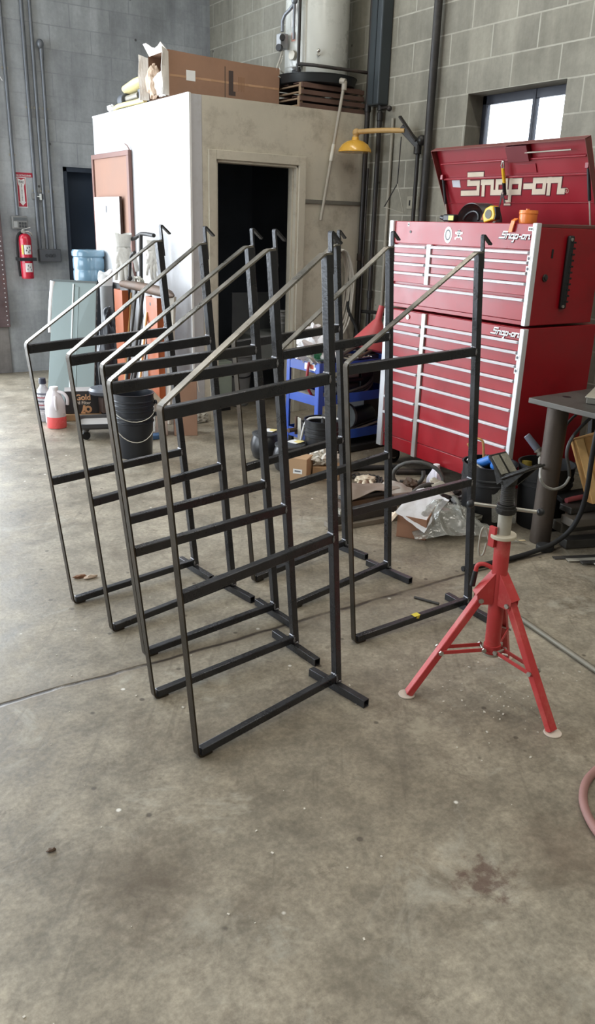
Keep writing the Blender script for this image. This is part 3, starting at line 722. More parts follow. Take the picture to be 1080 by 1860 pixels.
# open lid leaning forward on its struts
lid_o = V((3.955,0,1.592)); lu = V((-.190,0,.438)).normalized(); ln = V((-lu.z,0,lu.x)); ll = .477   # ln points to the room
if ln.x > 0: ln = -ln
def LP(y, h, n=0): return V((lid_o.x, y, lid_o.z)) + lu*h + ln*n
y0, y1 = CY0+.006, CY1-.006
lb = B().hexa([LP(y0,0,-.004),LP(y1,0,-.004),LP(y1,0,0),LP(y0,0,0),LP(y0,ll,-.004),LP(y1,ll,-.004),LP(y1,ll,0),LP(y0,ll,0)])
lid = part('lid', lb, REDIN, chest, .001, 30)
fl = B()
for ya, yb in ((y0,y0+.004),(y1-.004,y1)):
    fl.hexa([LP(ya,0,0),LP(yb,0,0),LP(yb,0,.02),LP(ya,0,.02),LP(ya,ll,0),LP(yb,ll,0),LP(yb,ll,.045),LP(ya,ll,.045)])
fl.hexa([LP(y0,ll-.004,0),LP(y1,ll-.004,0),LP(y1,ll-.004,.045),LP(y0,ll-.004,.045),LP(y0,ll,0),LP(y1,ll,0),LP(y1,ll,.045),LP(y0,ll,.045)])
part('lid_flange', fl, mat('dark_edge_red', rgb(110,58,54)), lid, .001, 30)
rb = B()
rb.bar(LP(y0+.03,ll*.80,.012),LP(y1-.03,ll*.80,.012),.010,.010,lu)
rb.bar(LP(y0+.02,ll*.60,.010),LP(y1-.02,ll*.60,.010),.012,.016,lu)
rb.bar(LP(y0+.02,ll*.27,.004),LP(y1-.02,ll*.27,.004),.006,.006,lu)
part('lid_rib', rb, REDIN, lid, .003, 30)
part('latch_rod', B().cyl(LP(3.10,ll*.885,.03),LP(3.42,ll*.885,.03),.004,n=8), ZINCD, lid)
lt = B().hexa([LP(3.40,ll*.78,.002),LP(3.56,ll*.78,.002),LP(3.56,ll*.78,.03),LP(3.40,ll*.78,.03),LP(3.40,ll*.97,.002),LP(3.56,ll*.97,.002),LP(3.56,ll*.97,.036),LP(3.40,ll*.97,.036)])
part('latch_box', lt, mat('dark_latch_red', rgb(104,34,40), .5), lid, .002, 30)
part('latch_plate', B().bar(LP(3.38,ll*.685,.003),LP(3.53,ll*.685,.003),.05,.005,lu), REDIN, lid, .001, 30)
part('lid_label', B().bar(LP(4.015,ll*.535,.002),LP(4.085,ll*.545,.002),.055,.001,lu), mat('grey_white_label', rgb(186,190,196), .5), lid, 0, 0, label='small pale label')
lg = lettering('Snap-on', LP(3.995,.186,.0005), (0,-1,0), lu, .0985, .078, .56, .0012)
part('lid_logo_outline', lg, mat('dark_logo_edge', rgb(84,22,34), .5), lid, 0, 0)
part('lid_logo', lettering('Snap-on', LP(3.995,.186,.0015), (0,-1,0), lu, .0985, .078, .41, .0016), mat('cream_logo', rgb(206,196,174), .5), lid, 0, 0, label='cream Snap-on lettering')
rr_ = textpart('R', .016, LP(3.196,.189,.002), (0,-1,0), lu, mat('cream_logo', rgb(206,196,174)), 'registered_mark', lid)
rg = B().torus(LP(3.190,.195,.002), .013, .0012, (0,1,0), lu, 20, 5)
part('registered_ring', rg, mat('cream_logo', rgb(206,196,174)), lid)
for y, hh in ((y1-.026,.30),(y0+.026,.33)):
    a_ = V((3.90, y, 1.59)); t_ = LP(y, hh, .012)
    m_ = a_.lerp(t_, .42)
    sp_ = part('gas_strut', B().cyl(m_, t_, .0095, n=14), BLACK, chest, .001)
    part('strut_rod', B().cyl(a_, m_, .0045, n=10), ZINCD, sp_)
    part('strut_bracket', B().box(t_+ln*.0, (.03,.022,.03)), REDIN, sp_, .002)

# things on the chest
hz = 1.589
hel = thing('welding_helmet', 'dark welding helmet lying open side out on top of the red chest', 'helmet', (3.60,3.55,hz))
def shell(u, v):
    a = PI*(-.02+1.04*u); h = v
    x = .14*math.cos(a)*(1-.12*h); z = .100*math.sin(a)
    yy = -.075 + .15*h
    k = 1 - .55*max(0,h-.6)**2*4
    return V((3.60 + yy*.55 - x*.15, 3.545 - x*k*.95 - yy*.75, hz+.004 + max(0,z)*k))
part('shell', B().grid(shell, 20, 10, .004), mat('soot_black_helmet', rgb(40,38,38), .4, 0, .2, 9, dirt=rgb(120,66,44), dirt_amt=.7, dscale=14), hel)
part('headband', B().tube([V((3.565+.02*math.sin(a),3.60+.055*math.cos(a)*1.1,hz+.012+.05*abs(math.sin(a)))) for a in [i*PI/10 for i in range(11)]], .008, 8), BLACK, hel)
fl_ = B().grid(lambda u,v: V((3.545+.02*v,3.50-.055*u,hz+.015+.055*v*(1-.3*u))), 4, 4, .003)
part('flame_decal', fl_, mat('orange_decal', rgb(150,82,52), .5, dirt=rgb(40,34,32), dirt_amt=1, dscale=26), hel)
dv = thing('torch_light', 'small black clip light with yellow label beside the welding helmet', 'light', (3.50,3.68,hz))
part('body', B().box((3.50,3.70,hz+.022),(.045,.095,.040)), BLACK, dv, .008)
part('label_patch', B().box((3.4765,3.675,hz+.022),(.0015,.042,.026)), mat('lime_yellow_label', rgb(206,206,90), .5), dv)
part('clip', B().cyl((3.50,3.75,hz+.020),(3.50,3.785,hz+.026),.016,.012,14), BLACK, dv, .002)
tm = thing('tape_measure', 'yellow and black tape measure hanging at the front edge of the red chest top', 'tape measure', (3.49,3.355,hz))
mt = Mx.Rotation(R(-14),3,'X')
cc = V((3.472,3.352,hz+.044))
b = B().prism([(-.042,-.036),(.036,-.036),(.044,-.012),(.038,.036),(.014,.042),(-.022,.036),(-.046,.004)], cc+V((.022,0,0)), mt@V((0,-1,0)), mt@V((0,0,1)), (-.044,0,0))
part('case', b, mat('tape_yellow', rgb(226,182,40), .4), tm, .006)
part('face_disc', B().cyl(cc-V((.022,0,0)), cc-V((.0245,0,0)), .024, n=24), mat('tape_grey', rgb(88,86,74), .5), tm)
part('grip_edge', B().prism([(.034,-.034),(.046,-.012),(.042,.030),(.050,.026),(.052,-.016),(.040,-.04)], cc+V((.02,0,0)), mt@V((0,-1,0)), mt@V((0,0,1)), (-.04,0,0)), BLACK, tm, .002)
part('belt_clip', B().bar(cc+V((0,-.03,-.034)), cc+V((-.012,-.028,-.058)), .018, .002, (0,1,0)), ZINC, tm)
og = thing('orange_holster', 'translucent orange plastic holder with a hanging tab at the right front of the chest top', 'holder', (3.49,3.11,hz))
OR = mat('orange_plastic', rgb(226,128,58), .35, 0, .08, 7)
part('cup', B().lathe([(.044,0),(.047,.01),(.047,.045),(.050,.05),(.048,.066),(.042,.066),(.040,.012),(.0,.010)], (3.50,3.110,hz), 24, cap1=False), OR, og, 0, 30)
part('hanging_tab', B().strip([(3.456,3.150,hz+.022),(3.440,3.155,hz+.012),(3.436,3.160,hz-.02),(3.436,3.166,hz-.046)], .026, .007, (0,1,0)), OR, og, .001)
part('knob', B().cyl((3.50,3.118,hz+.066),(3.50,3.118,hz+.073),.010,n=14), OR, og)
sc_ = thing('hanging_snips', 'yellow handled snips hanging open from the lid of the red chest', 'snips', LP(3.60,ll*.79,.03))
hp = LP(3.60,.0,.036)
part('hang_loop', B().tube([LP(3.605,.385,.022),LP(3.615,.36,.03),LP(3.605,.33,.03),LP(3.594,.345,.03),LP(3.596,.38,.026)], .0045, 8, closed=True), ZINC, sc_)
part('grip', B().tube([LP(3.603,.345,.032),LP(3.608,.30,.032),LP(3.612,.255,.032)], .010, 8), mat('tape_yellow', rgb(226,182,40)), sc_)
part('grip', B().tube([LP(3.612,.262,.034),LP(3.618,.225,.034),LP(3.622,.19,.034)], .011, 8), BLACK, sc_, label='black lower grip')
part('pivot', B().cyl(LP(3.625,.205,.034),LP(3.625,.205,.048),.008,n=12), ZINC, sc_)
part('blade', B().prism([(0,0),(.012,.01),(.052,-.075),(.046,-.078)], LP(3.630,.195,.036), (0,1,0), lu, ln*.004), DSTEEL, sc_)
part('blade', B().prism([(0,0),(.012,.008),(.006,-.055),(-.004,-.05)], LP(3.624,.195,.041), (0,1,0), lu, ln*.004), DSTEEL, sc_)

# ------------------------------------------------------------------ on top of the booth
BT = BH + .011
# long cardboard carton with open end flaps
bx = thing('cardboard_carton', 'long brown cardboard carton lying on top of the white booth', 'box', (3.26,6.26,BT))
x0,x1,y0,y1,h = 2.67,3.765,6.08,6.44,.290
b = B()
nu = 10
b.grid(lambda u,v: (x0+.13+(x1-x0-.13)*u, y0, BT+.004+(h+.014-.012*math.sin(u*PI)-.03*max(0,u-.45))*v), nu, 1)
b.grid(lambda u,v: (x0+.13+(x1-x0-.13)*u, y1, BT+.004+(h+.012)*v), nu, 1)
b.grid(lambda u,v: (x0+.13+(x1-x0-.13)*u, y0+(y1-y0)*v, BT+.004+h+.014-.012*math.sin(u*PI)-.03*max(0,u-.45)*(1-v)-.002*v), nu, 2)
b.quad((x1,y0,BT+.004),(x1,y1,BT+.004),(x1,y1,BT+h),(x1,y0,BT+h)); b.quad((x0+.13,y0,BT+.004),(x1,y0,BT+.004),(x1,y1,BT+.004),(x0+.13,y1,BT+.004))
part('carton_body', b, CARD, bx, 0, 0)
fw_ = mat('white_carton_lining', rgb(222,216,208), .8, 0, .06, 8)
for yy, tip in ((y0,-.035),(y1,.03)):
    part('end_flap', B().grid(lambda u,v: (x0+.13-.07*u, yy+tip*u+.012*math.sin(v*9+u*3)*u, BT+.004+(h+.02*u)*v), 4, 8, .005), fw_, bx, 0, 0, label='crumpled white end flap')
part('end_flap', B().grid(lambda u,v: (x0+.13-.05*u, y0+.02+(y1-y0-.04)*v, BT+h+.012+.05*u-.03*math.sin(v*5)*u), 3, 6, .005), fw_, bx, 0, 0, label='raised white top flap')
part('packing_foam', B().blob((x0+.14,6.20,BT+.10),(.05,.10,.095),3,.35,2.0,3,BT+.006), mat('white_foam', rgb(220,218,214), .8), bx, 0, 0)
part('packing_foam', B().blob((x0+.13,6.35,BT+.12),(.05,.08,.115),8,.35,2.0,3,BT+.006), mat('pale_card_insert', rgb(196,172,150), .8), bx, 0, 0)
part('address_label', B().lohi(2.945,3.02,y0-.0015,y0,BT+.12,BT+.19), WHITE, bx, 0, 0, label='white address label')
part('tape_band', B().lohi(x0+.14,x1-.005,y0-.001,y0,BT+.135,BT+.150), mat('clear_packing_tape', rgb(182,144,112), .25), bx, 0, 0)
b = B().lohi(3.305,3.345,y0-.0012,y0,BT+.055,BT+.225).lohi(3.345,3.365,y0-.0012,y0,BT+.055,BT+.085)
part('printed_mark', b, mat('dark_carton_print', rgb(72,60,56), .8), bx, 0, 0)
part('printed_line', B().lohi(3.270,3.276,y0-.0012,y0,BT-.0+.01,BT+.25), mat('dark_carton_print', rgb(72,60,56)), bx, 0, 0)
for k in range(5): part('printed_text_line', B().lohi(3.39+.012*k,3.396+.012*k,y0-.0012,y0,BT+.09+.01*(k%2),BT+.19), mat('faded_carton_print', rgb(140,106,80), .8), bx, 0, 0)
# jumble of old lamp parts beside the carton
jy = mat('cream_yellow_plastic', rgb(222,206,150), .5, 0, .1, 6)
lt = thing('lamp_head', 'cream yellow plastic lamp head lying at the left end of the booth top', 'lamp', (2.90,6.9,BT))
sh_ = B().lathe([(.03,0),(.07,.03),(.085,.20),(.075,.40),(.03,.46)], (0,0,0), 24, Mx.Rotation(R(-90),3,'X'))
for v in sh_.bm.verts: v.co = V((2.905+v.co.x*1.0, 6.64+v.co.y*1.1, BT+.175+v.co.z*.55-(v.co.y-.2)*.10))
part('shade', sh_, jy, lt)
part('bracket', B().box((2.89,6.74,BT+.065),(.06,.15,.13)), mat('slate_grey_box', rgb(86,90,96), .5), lt, .005)
part('tube_stub', B().cyl((2.87,6.80,BT+.085),(2.87,7.06,BT+.080),.026,n=14), mat('steel_grey_stub', rgb(150,146,136), .4,.4), lt)
part('motor', B().cyl((2.87,7.06,BT+.07),(2.87,7.16,BT+.07),.055,n=18), mat('slate_grey_box', rgb(86,90,96)), lt, .006)
ht = solo('yellow_tube', B().tube([(2.84,6.62,BT+.03),(2.84,6.85,BT+.030),(2.835,7.15,BT+.034),(2.84,7.27,BT+.022)], .021, 10), jy, 'cream yellow tube lying along the booth top edge under the lamp head', 'tube')
solo('crumpled_paper', B().blob((2.855,7.37,BT+.03),(.04,.05,.035),4,.4,2.4,3,BT+.001), WHITE, 'small crumpled white paper at the far left edge of the booth top', 'paper', smooth=0)
# wooden crates under the heater
def crate(name, x0,x1,y0,y1,z0,label):
    t_ = thing(name, label, 'crate', ((x0+x1)/2,(y0+y1)/2,z0), group='wooden crates under the water heater')
    for zz in (.004,.052):
        part('side_board', B().lohi(x0,x1,y0,y0+.018,z0+zz,z0+zz+.032), WOOD, t_, .002, 0)
        part('side_board', B().lohi(x0,x1,y1-.018,y1,z0+zz,z0+zz+.032), WOOD, t_, .002, 0)
        for xx in (x0,x1-.018): part('end_board', B().lohi(xx,xx+.018,y0+.05,y1-.018,z0+zz+.010,z0+zz+.022), mat('pale_end_grain', rgb(150,128,104), .8, 0, .2, 9), t_, .002, 0)
    for xx in (x0,x1-.03):
        for yy in (y0+.018,y1-.050): part('corner_block', B().lohi(xx,xx+.03,yy,yy+.032,z0,z0+.086), mat('pale_end_grain', rgb(150,128,104), .8, 0, .2, 9), t_, .002, 0)
    for k in range(3): part('deck_board', B().lohi(x0+.02,x1-.02,y0+.03+k*.20,y0+.16+k*.20,z0+.086,z0+.094), WOOD, t_, .001, 0)
crate('wooden_crate', 3.79,4.42,5.80,6.40,BT-.010,'dark wooden crate resting directly on the booth top beneath the water heater')
crate('wooden_crate', 3.80,4.41,5.80,6.40,BT+.085,'upper dark wooden crate carrying the black drip pan of the water heater')
# pan, heater
hx, hy, hz0 = 4.10, 6.06, BT+.182
solo('drip_pan', B().lathe([(.300,.0),(.318,.004),(.335,.060),(.340,.062),(.340,.066),(.330,.064),(.313,.010),(0,.008)], (hx,hy,hz0), 48, cap1=False), mat('black_drip_pan', rgb(38,42,44), .4), 'round black drip pan under the white water heater', 'drip pan')
wh = thing('water_heater', 'tall white cylindrical gas water heater standing high in the corner above the booth', 'water heater', (hx,hy,hz0+.012))
part('tank', B().lathe([(.245,0),(.252,.004),(.255,.03),(.255,1.5),(.24,1.53),(0,1.54)], (hx,hy,hz0+.012), 56, cap1=False), TANK, wh)
va = math.atan2(-.85,-.53)   # faces the room, a little to the left
def HT(ang, z, r=.256): return V((hx+r*math.cos(va+ang), hy+r*math.sin(va+ang), hz0+z))
def curved(a0,a1,z0,z1,r=.2575):
    return B().grid(lambda u,v: HT(a0+(a1-a0)*u, z0+(z1-z0)*v, r), 8, 1, .0015)
part('warning_label', curved(-.95,-.72,.40,.75), mat('white_sticker', rgb(228,226,222)), wh, 0, 30, label='white sticker with red print')
q_ = part('label_print', curved(-.92,-.76,.52,.60,.2590), mat('red_print', rgb(190,90,70), .6), wh, 0, 30)
part('label_print', curved(-.92,-.76,.30,.36,.2590), mat('pale_red_print', rgb(206,150,136), .6), wh, 0, 30)
part('access_door', curved(-.86,-.52,.0,.10,.2600), BLACK, wh, 0, 30)
part('door_hood', B().grid(lambda u,v: HT(-.95+.5*u, .125-.02*v, .256+.06*v), 6, 2, .003), mat('tank_door_steel', rgb(190,192,190), .3,.6), wh, 0, 30)
part('seam_strip', curved(-.40,-.36,.02,1.4,.2575), ZINCD, wh, 0, 30)
cv = HT(-1.12,.30,.31)
part('gas_valve', B().box(cv,(.07,.07,.11)), mat('grey_gas_valve', rgb(150,152,154), .4,.4), wh, .006)
part('valve_knob', B().cyl(cv+V((-.03,-.02,-.05)), cv+V((-.055,-.035,-.05)), .026, n=18).cyl(cv+V((-.02,-.03,.02)), cv+V((-.035,-.06,.02)), .022, n=18), BLACK, wh, .002)
part('thermostat', B().cyl(HT(-.80,.20,.255), HT(-.80,.20,.285), .035, n=20), ZINCD, wh, .003)
part('burner_tube', B().tube([cv+V((0,0,-.06)), cv+V((-.02,0,-.12)), cv+V((-.06,-.01,-.20)), cv+V((-.05,0,-.25)), HT(-.95,.04,.27)], .006, 8, smooth=2), ZINC, wh)
part('burner_tube', B().tube([cv+V((.01,0,-.06)), cv+V((.0,.0,-.13)), cv+V((-.04,-.01,-.19)), HT(-1.0,.05,.27)], .005, 8, smooth=2), ZINC, wh)
part('relief_valve', B().cyl(HT(.02,.20,.255), HT(.02,.20,.285),.012,n=12).ball(HT(.02,.222,.285),.014,n=10), ZINC, wh)
# gas and overflow pipes in front of the tank
b = B().tube([HT(-.52,1.4,.29), HT(-.52,.055,.30)], .0125, 10)
solo('heater_drop_pipe', b.cyl(HT(-.52,.075,.30),HT(-.52,.13,.30),.018,n=12), DPIPE, 'dark vertical pipe dropping in front of the white water heater', 'pipe')
b = B().tube([cv+V((0,0,.07)), cv+V((0,0,.17)), HT(-.72,.52,.31), HT(-.66,.56,.31)], .013, 10, smooth=1).ball(HT(-.66,.56,.31),.026,n=12)
b.tube([HT(-.66,1.4,.31),HT(-.66,.30,.31)],.011,10)
solo('gas_pipe', b, GPIPE, 'grey gas pipe with an elbow bending to the heater control valve', 'pipe')
solo('overflow_pipe', B().tube([HT(-.49,.128,.306), HT(-.1,.115,.32), HT(.15,.105,.335), V((4.41,5.70,hz0+.10))], .013, 10), DPIPE, 'dark pipe running sideways across the foot of the water heater', 'pipe')
# plastic drain pipe hanging from the pan
PV = mat('grey_plastic_pipe', rgb(158,152,140), .5, 0, .08, 6, dirt=rgb(112,98,80), dirt_amt=.4)
dp = thing('drain_pipe', 'long pale drain pipe slanting down the booth front from the drip pan', 'drain pipe', (3.97,5.70,1.585))
p0, p1 = V((4.125,5.69,2.612)), V((3.962,5.715,1.585))
part('pipe', B().cyl(p0, p1, .0125, n=14), PV, dp)
part('coupling', B().cyl(p0.lerp(p1,.44), p0.lerp(p1,.56), .0165, n=14), mat('pale_plastic_coupling', rgb(196,192,180), .5), dp)
part('elbow', B().cyl(p0+V((0,0,.005)), p0+V((-.002,0,-.06)), .021, n=14).cyl(p0+V((0,-.012,.0)),p0+V((-.02,.03,.01)),.022,n=14), PV, dp, .003)
# small ledge bar across the booth front
solo('ledge_bar', B().bar((3.825,5.752,1.728),(4.44,5.752,1.728),.030,.016,(0,0,1)), mat('grey_ledge_steel', rgb(122,120,112), .5,.2, dirt=rgb(70,62,54), dirt_amt=.6), 'grey steel bar fixed level across the booth front right of the doorway', 'bar', .002, 0)

# ------------------------------------------------------------------ pipes at the booth corner
def vpipe(name, x, y, z0, z1, r, m, label, cat='pipe', clamps=()):
    t_ = thing(name, label, cat, (x,y,z0)); part('pipe_run', B().cyl((x,y,z0),(x,y,z1),r,n=18), m, t_)
    for z in clamps: part('coupling', B().cyl((x,y,z-.03),(x,y,z+.03),r*1.28,n=18), m, t_, .003)
    return t_
vpipe('riser_pipe', 4.375, 5.700, .02, HC, .021, DPIPE, 'left one of the dark riser pipes beside the booth corner', clamps=(1.3,2.45))
vpipe('riser_pipe', 4.405, 5.575, .02, 2.42, .019, DPIPE, 'dark riser pipe beside the booth corner topped with a small tee', clamps=(1.0,2.38))
vpipe('slim_riser_pipe', 4.36, 5.635, .5, 2.0, .009, DPIPE, 'slim dark pipe between the two thick risers at the booth corner', clamps=(1.28,))
vd = thing('vent_duct', 'broad blue grey duct rising in the corner right of the white water heater', 'duct', (4.395,5.60,2.46))
part('duct_run', B().lohi(4.34,4.449,5.53,5.675,2.46,HC), mat('blue_grey_duct', rgb(58,65,69), .5, .2, .12, 3), vd, .012, 30)
part('duct_seam', B().lohi(4.335,4.34,5.59,5.60,2.47,HC), mat('dark_duct_seam', rgb(50,56,60), .5,.3), vd, 0, 0)
solo('tee_fitting', B().cyl((4.405,5.575,2.425),(4.405,5.575,2.47),.024,n=14).cyl((4.405,5.575,2.44),(4.405,5.47,2.44),.012,n=10).ball((4.405,5.46,2.43),.022,n=10), DPIPE, 'small dark tee fitting on top of the riser beside the booth corner', 'pipe fitting')
solo('cross_pipe', B().tube([(4.39,5.67,.85),(4.39,5.36,.865),(4.39,5.26,.84),(4.39,5.20,.70),(4.39,5.2,.03)], .014, 10, smooth=2), DPIPE, 'low dark pipe running level behind the blue cart from the risers', 'pipe')
vpipe('wall_stanchion', 4.395, 4.965, .02, HC, .030, mat('dark_stanchion_paint', rgb(46,44,43), .5, .3, .2, 5, dirt=rgb(110,104,96), dirt_amt=.3), 'thick dark vertical pipe on the block wall left of the window')
vpipe('thin_wall_conduit', 4.432, 5.44, .02, 2.36, .013, mat('wall_grey_conduit', rgb(146,142,130), .6, .1), 'thin wall coloured conduit beside the risers in the corner', 'conduit', clamps=(1.42,))
# emergency shower
es = thing('emergency_shower', 'yellow emergency shower head on a wall arm above the risers', 'shower', (4.40,5.10,.02))
hd = V((4.18,5.585,2.150))
part('shower_head', B().lathe([(.132,0),(.134,.004),(.128,.022),(.105,.055),(.07,.078),(.03,.090),(.026,.110),(.0,.112)], hd-V((0,0,.045)), 36, cap1=False), YELLOW, es)
part('arm', B().tube([hd+V((0,0,.055)), hd+V((0,0,.10)), hd+V((.02,-.05,.105)), (4.26,5.35,2.255), (4.33,5.16,2.245)], .019, 12, smooth=2), YELP, es)
part('arm_elbow', B().ball(hd+V((0,-.008,.098)), .031, n=14).cyl(hd+V((0,0,.05)),hd+V((0,0,.075)),.026,n=14), YELP, es)
part('valve_body', B().bar((4.33,5.20,2.27),(4.39,5.06,2.14),.05,.05,(0,0,1)).ball((4.39,5.03,2.175),.038,n=12).cyl((4.39,5.07,2.15),(4.39,5.07,2.08),.030,n=14), IRON, es, .004)
part('pull_lever', B().bar((4.30,5.20,2.345),(4.36,5.06,2.17),.03,.012,(1,0,0)), DPIPE, es, .002)
part('supply_pipe', B().cyl((4.395,5.07,2.10),(4.395,5.07,.02),.0155,n=14), DPIPE, es)
prd = part('pull_rod', B().tube([(4.30,5.165,2.20),(4.30,5.175,1.87),(4.30,5.32,1.70)], .0045, 8), DPIPE, es)
part('pull_triangle', B().tube([(4.30,5.175,1.87),(4.30,5.075,1.655),(4.30,5.32,1.700)], .0035, 8), ZINCD, prd)
# faint cast pocket plate on the wall
pl = thing('wall_plate', 'square wall coloured plate with two slots between shower pipe and stanchion', 'plate', (4.447,5.10,1.70))
part('plate', B().lohi(4.443,4.4495,4.985,5.215,1.69,1.785), mat('wall_grey_plate', rgb(146,142,128), .8), pl, .002, 0)
for y in (5.02,5.18): part('slot', B().lohi(4.4415,4.443,y-.008,y+.008,1.715,1.755), BLACK, pl, 0, 0)

# ------------------------------------------------------------------ back wall fittings
def bk(x, z): return (x*1.0178, 1.55+(z-1.55)*1.0178)
YW = YB
def conduit(x, z0, z1, r, label, top=None):
    x, z0 = bk(x, z0); z1 = 1.55+(z1-1.55)*1.0178
    t_ = thing('wall_conduit', label, 'conduit', (x,YW-.02,z0), group='conduits on the back wall')
    part('conduit_run', B().cyl((x,YW-.018,z0),(x,YW-.018,z1),r,n=14), GPIPE, t_)
    for z in (z0+.55, z0+1.3):
        if z < z1: part('conduit_strap', B().bar((x-.03,YW-.004,z),(x+.03,YW-.004,z),.02,.008,(0,0,1)), ZINCD, t_, .001)
    if top: part('weather_head', B().ball((x-.012,YW-.035,z1+.035),.034,(1,1,1.25),n=14).cyl((x,YW-.02,z1-.10),(x-.002,YW-.03,z1+.02),.020,n=12), GPIPE, t_)
conduit(2.245,1.555,HC+.2-.2,.016,'leftmost wall conduit, dropping to the grey keypad box')
conduit(2.437,1.245,HC,.018,'conduit left of three running down into the outlet box')
conduit(2.513,1.245,HC,.016,'middle one of three conduits running down into the outlet box')
conduit(2.592,1.245,3.03,.016,'right one of three conduits, ending in a round hood',True)
# triple outlet box
ob = thing('outlet_box', 'dark grey triple outlet box under the three conduits', 'outlet box', (2.57,YW-.03,1.12))
xa, za = bk(2.417,1.123); xb_, zb_ = bk(2.633,1.243)
part('box', B().lohi(xa,xb_,YW-.065,YW,za,zb_), mat('weathered_grey_box', rgb(92,94,98), .5, .2, .15, 9), ob, .006)
for k in range(3):
    cx_ = xa+(xb_-xa)*(.33+.17*k)
    part('outlet', B().cyl((cx_,YW-.065,(za+zb_)/2),(cx_,YW-.070,(za+zb_)/2),.018,n=16), mat('outlet_dark', rgb(60,62,66), .5), ob)
# keypad
kp = thing('keypad_box', 'grey wall keypad box with button rows above the fire extinguisher', 'keypad', (2.3,YW-.03,1.42))
xa, za = bk(2.181,1.430); xb_, zb_ = bk(2.329,1.548)
part('case', B().lohi(xa,xb_,YW-.05,YW,za,zb_), mat('keypad_grey', rgb(128,128,126), .5), kp, .006)
part('display', B().lohi(xa+.012,xb_-.008,YW-.052,YW-.049,zb_-.042,zb_-.012), mat('keypad_display', rgb(86,90,92), .3), kp, .001)
part('keypad_label', B().lohi(xa+.014,xa+.048,YW-.052,YW-.049,za+.014,zb_-.05), mat('pale_grey_label', rgb(170,172,172), .5), kp, .001)
for i in range(3):
    for j in range(2):
        part('key', B().lohi(xa+.062+i*.027,xa+.083+i*.027,YW-.054,YW-.049,za+.014+j*.028,za+.036+j*.028), mat('key_dark', rgb(62,64,66), .5), kp, .002)
# signs
RS = mat('sign_red', rgb(172,36,58), .5, 0, .06, 9); WS = mat('sign_white', rgb(226,224,222), .5, 0, .04, 9); BS = mat('sign_black', rgb(40,34,38), .5)
s1 = thing('strip_sign', 'red and white strip sign above the arrow sign on the back wall', 'sign', (2.39,YW-.003,1.93))
xa, z1_ = bk(2.256,1.945); xb_, z0_ = bk(2.430,1.905)
part('panel', B().lohi(xa,xb_,YW-.003,YW-.0005,z0_,z1_), RS, s1, 0, 0)
textpart('FIRE EXTINGUISHER', .021, (xa+.004,YW-.003,z0_+.007), (1,0,0), (0,0,1), WS, 'sign_lettering', s1, .001, .82, bold=.02)
s2 = thing('arrow_sign', 'white framed red sign with a white arrow pointing down to the fire extinguisher', 'sign', (2.36,YW-.003,1.63))
xa, z1_ = bk(2.262,1.905); xb_, z0_ = bk(2.357,1.628); W_ = xb_-xa; H_ = z1_-z0_
part('panel', B().lohi(xa,xb_,YW-.003,YW-.0005,z0_,z1_), WS, s2, 0, 0)
part('red_field', B().lohi(xa+.008,xb_-.008,YW-.0045,YW-.003,z0_+.008,z1_-.008), RS, s2, 0, 0)
ar = [(.14,.955),(.5,.905),(.86,.955),(.86,.80),(.74,.70),(.74,.19),(.86,.19),(.5,.06),(.14,.19),(.26,.19),(.26,.70),(.14,.80)]
part('white_arrow', B().prism([(x*W_, y*H_) for x,y in ar], (xa,YW-.0045,z0_), (1,0,0), (0,0,1), (0,-.001,0)), WS, s2, 0, 0)
textpart('FIRE', .030, (xa+W_*.5,YW-.0056,z0_+H_*.80), (1,0,0), (0,0,1), BS, 'sign_lettering', s2, .0006, .9, 'CENTER', .02)
for i, ch_ in enumerate('EXTINGUISHER'):
    textpart(ch_, .0155, (xa+W_*.5,YW-.0056,z0_+H_*(.735-.0465*i)), (1,0,0), (0,0,1), BS, 'sign_letter', s2, .0006, 1, 'CENTER', .02)
# strobe
sb = thing('wall_strobe', 'small grey wall sensor with a white lens beside the arrow sign', 'sensor', (2.48,YW-.02,1.70))
xa, za = bk(2.398,1.708); xb_, zb_ = bk(2.445,1.762)
part('base', B().lohi(xa,xb_,YW-.03,YW,za,zb_), mat('keypad_grey', rgb(128,128,126)), sb, .003)
part('lens', B().lohi(xb_+.025,xb_+.042,YW-.05,YW-.01,za-.004,zb_-.002).lohi(xb_,xb_+.026,YW-.035,YW-.02,za+.02,za+.032), mat('white_lens', rgb(216,218,214), .3), sb, .003)
# fire extinguisher
ex = thing('fire_extinguisher', 'red fire extinguisher with white labels strapped to the back wall', 'fire extinguisher', (2.33,YW-.09,.95))
ecx, ecy, ez0 = 2.318, YW-.085, .955
part('cylinder', B().lathe([(.056,0),(.060,.006),(.0605,.02),(.0605,.375),(.055,.405),(.035,.425),(.020,.432),(0,.433)], (ecx,ecy,ez0), 32, cap1=False), mat('extinguisher_red', rgb(190,30,54), .3, 0, .05, 5, coat=.4), ex)
part('valve', B().cyl((ecx,ecy,ez0+.43),(ecx,ecy,ez0+.462),.016,n=14), ZINC, ex, .002)
part('lever', B().bar((ecx-.02,ecy-.005,ez0+.468),(ecx+.055,ecy-.03,ez0+.490),.018,.006,(0,1,0)).bar((ecx-.03,ecy,ez0+.448),(ecx+.04,ecy-.02,ez0+.452),.016,.006,(0,1,0)), mat('lever_white_steel', rgb(214,212,208), .35,.3), ex, .002)
part('pressure_gauge', B().cyl((ecx-.02,ecy-.015,ez0+.452),(ecx-.026,ecy-.03,ez0+.452),.016,n=16), ZINC, ex)
part('discharge_hose', B().tube([(ecx-.02,ecy,ez0+.445),(ecx-.06,ecy,ez0+.43),(ecx-.078,ecy+.01,ez0+.37),(ecx-.078,ecy+.015,ez0+.15),(ecx-.072,ecy+.01,ez0+.02)], .0125, 10, smooth=2), BLACKM, ex)
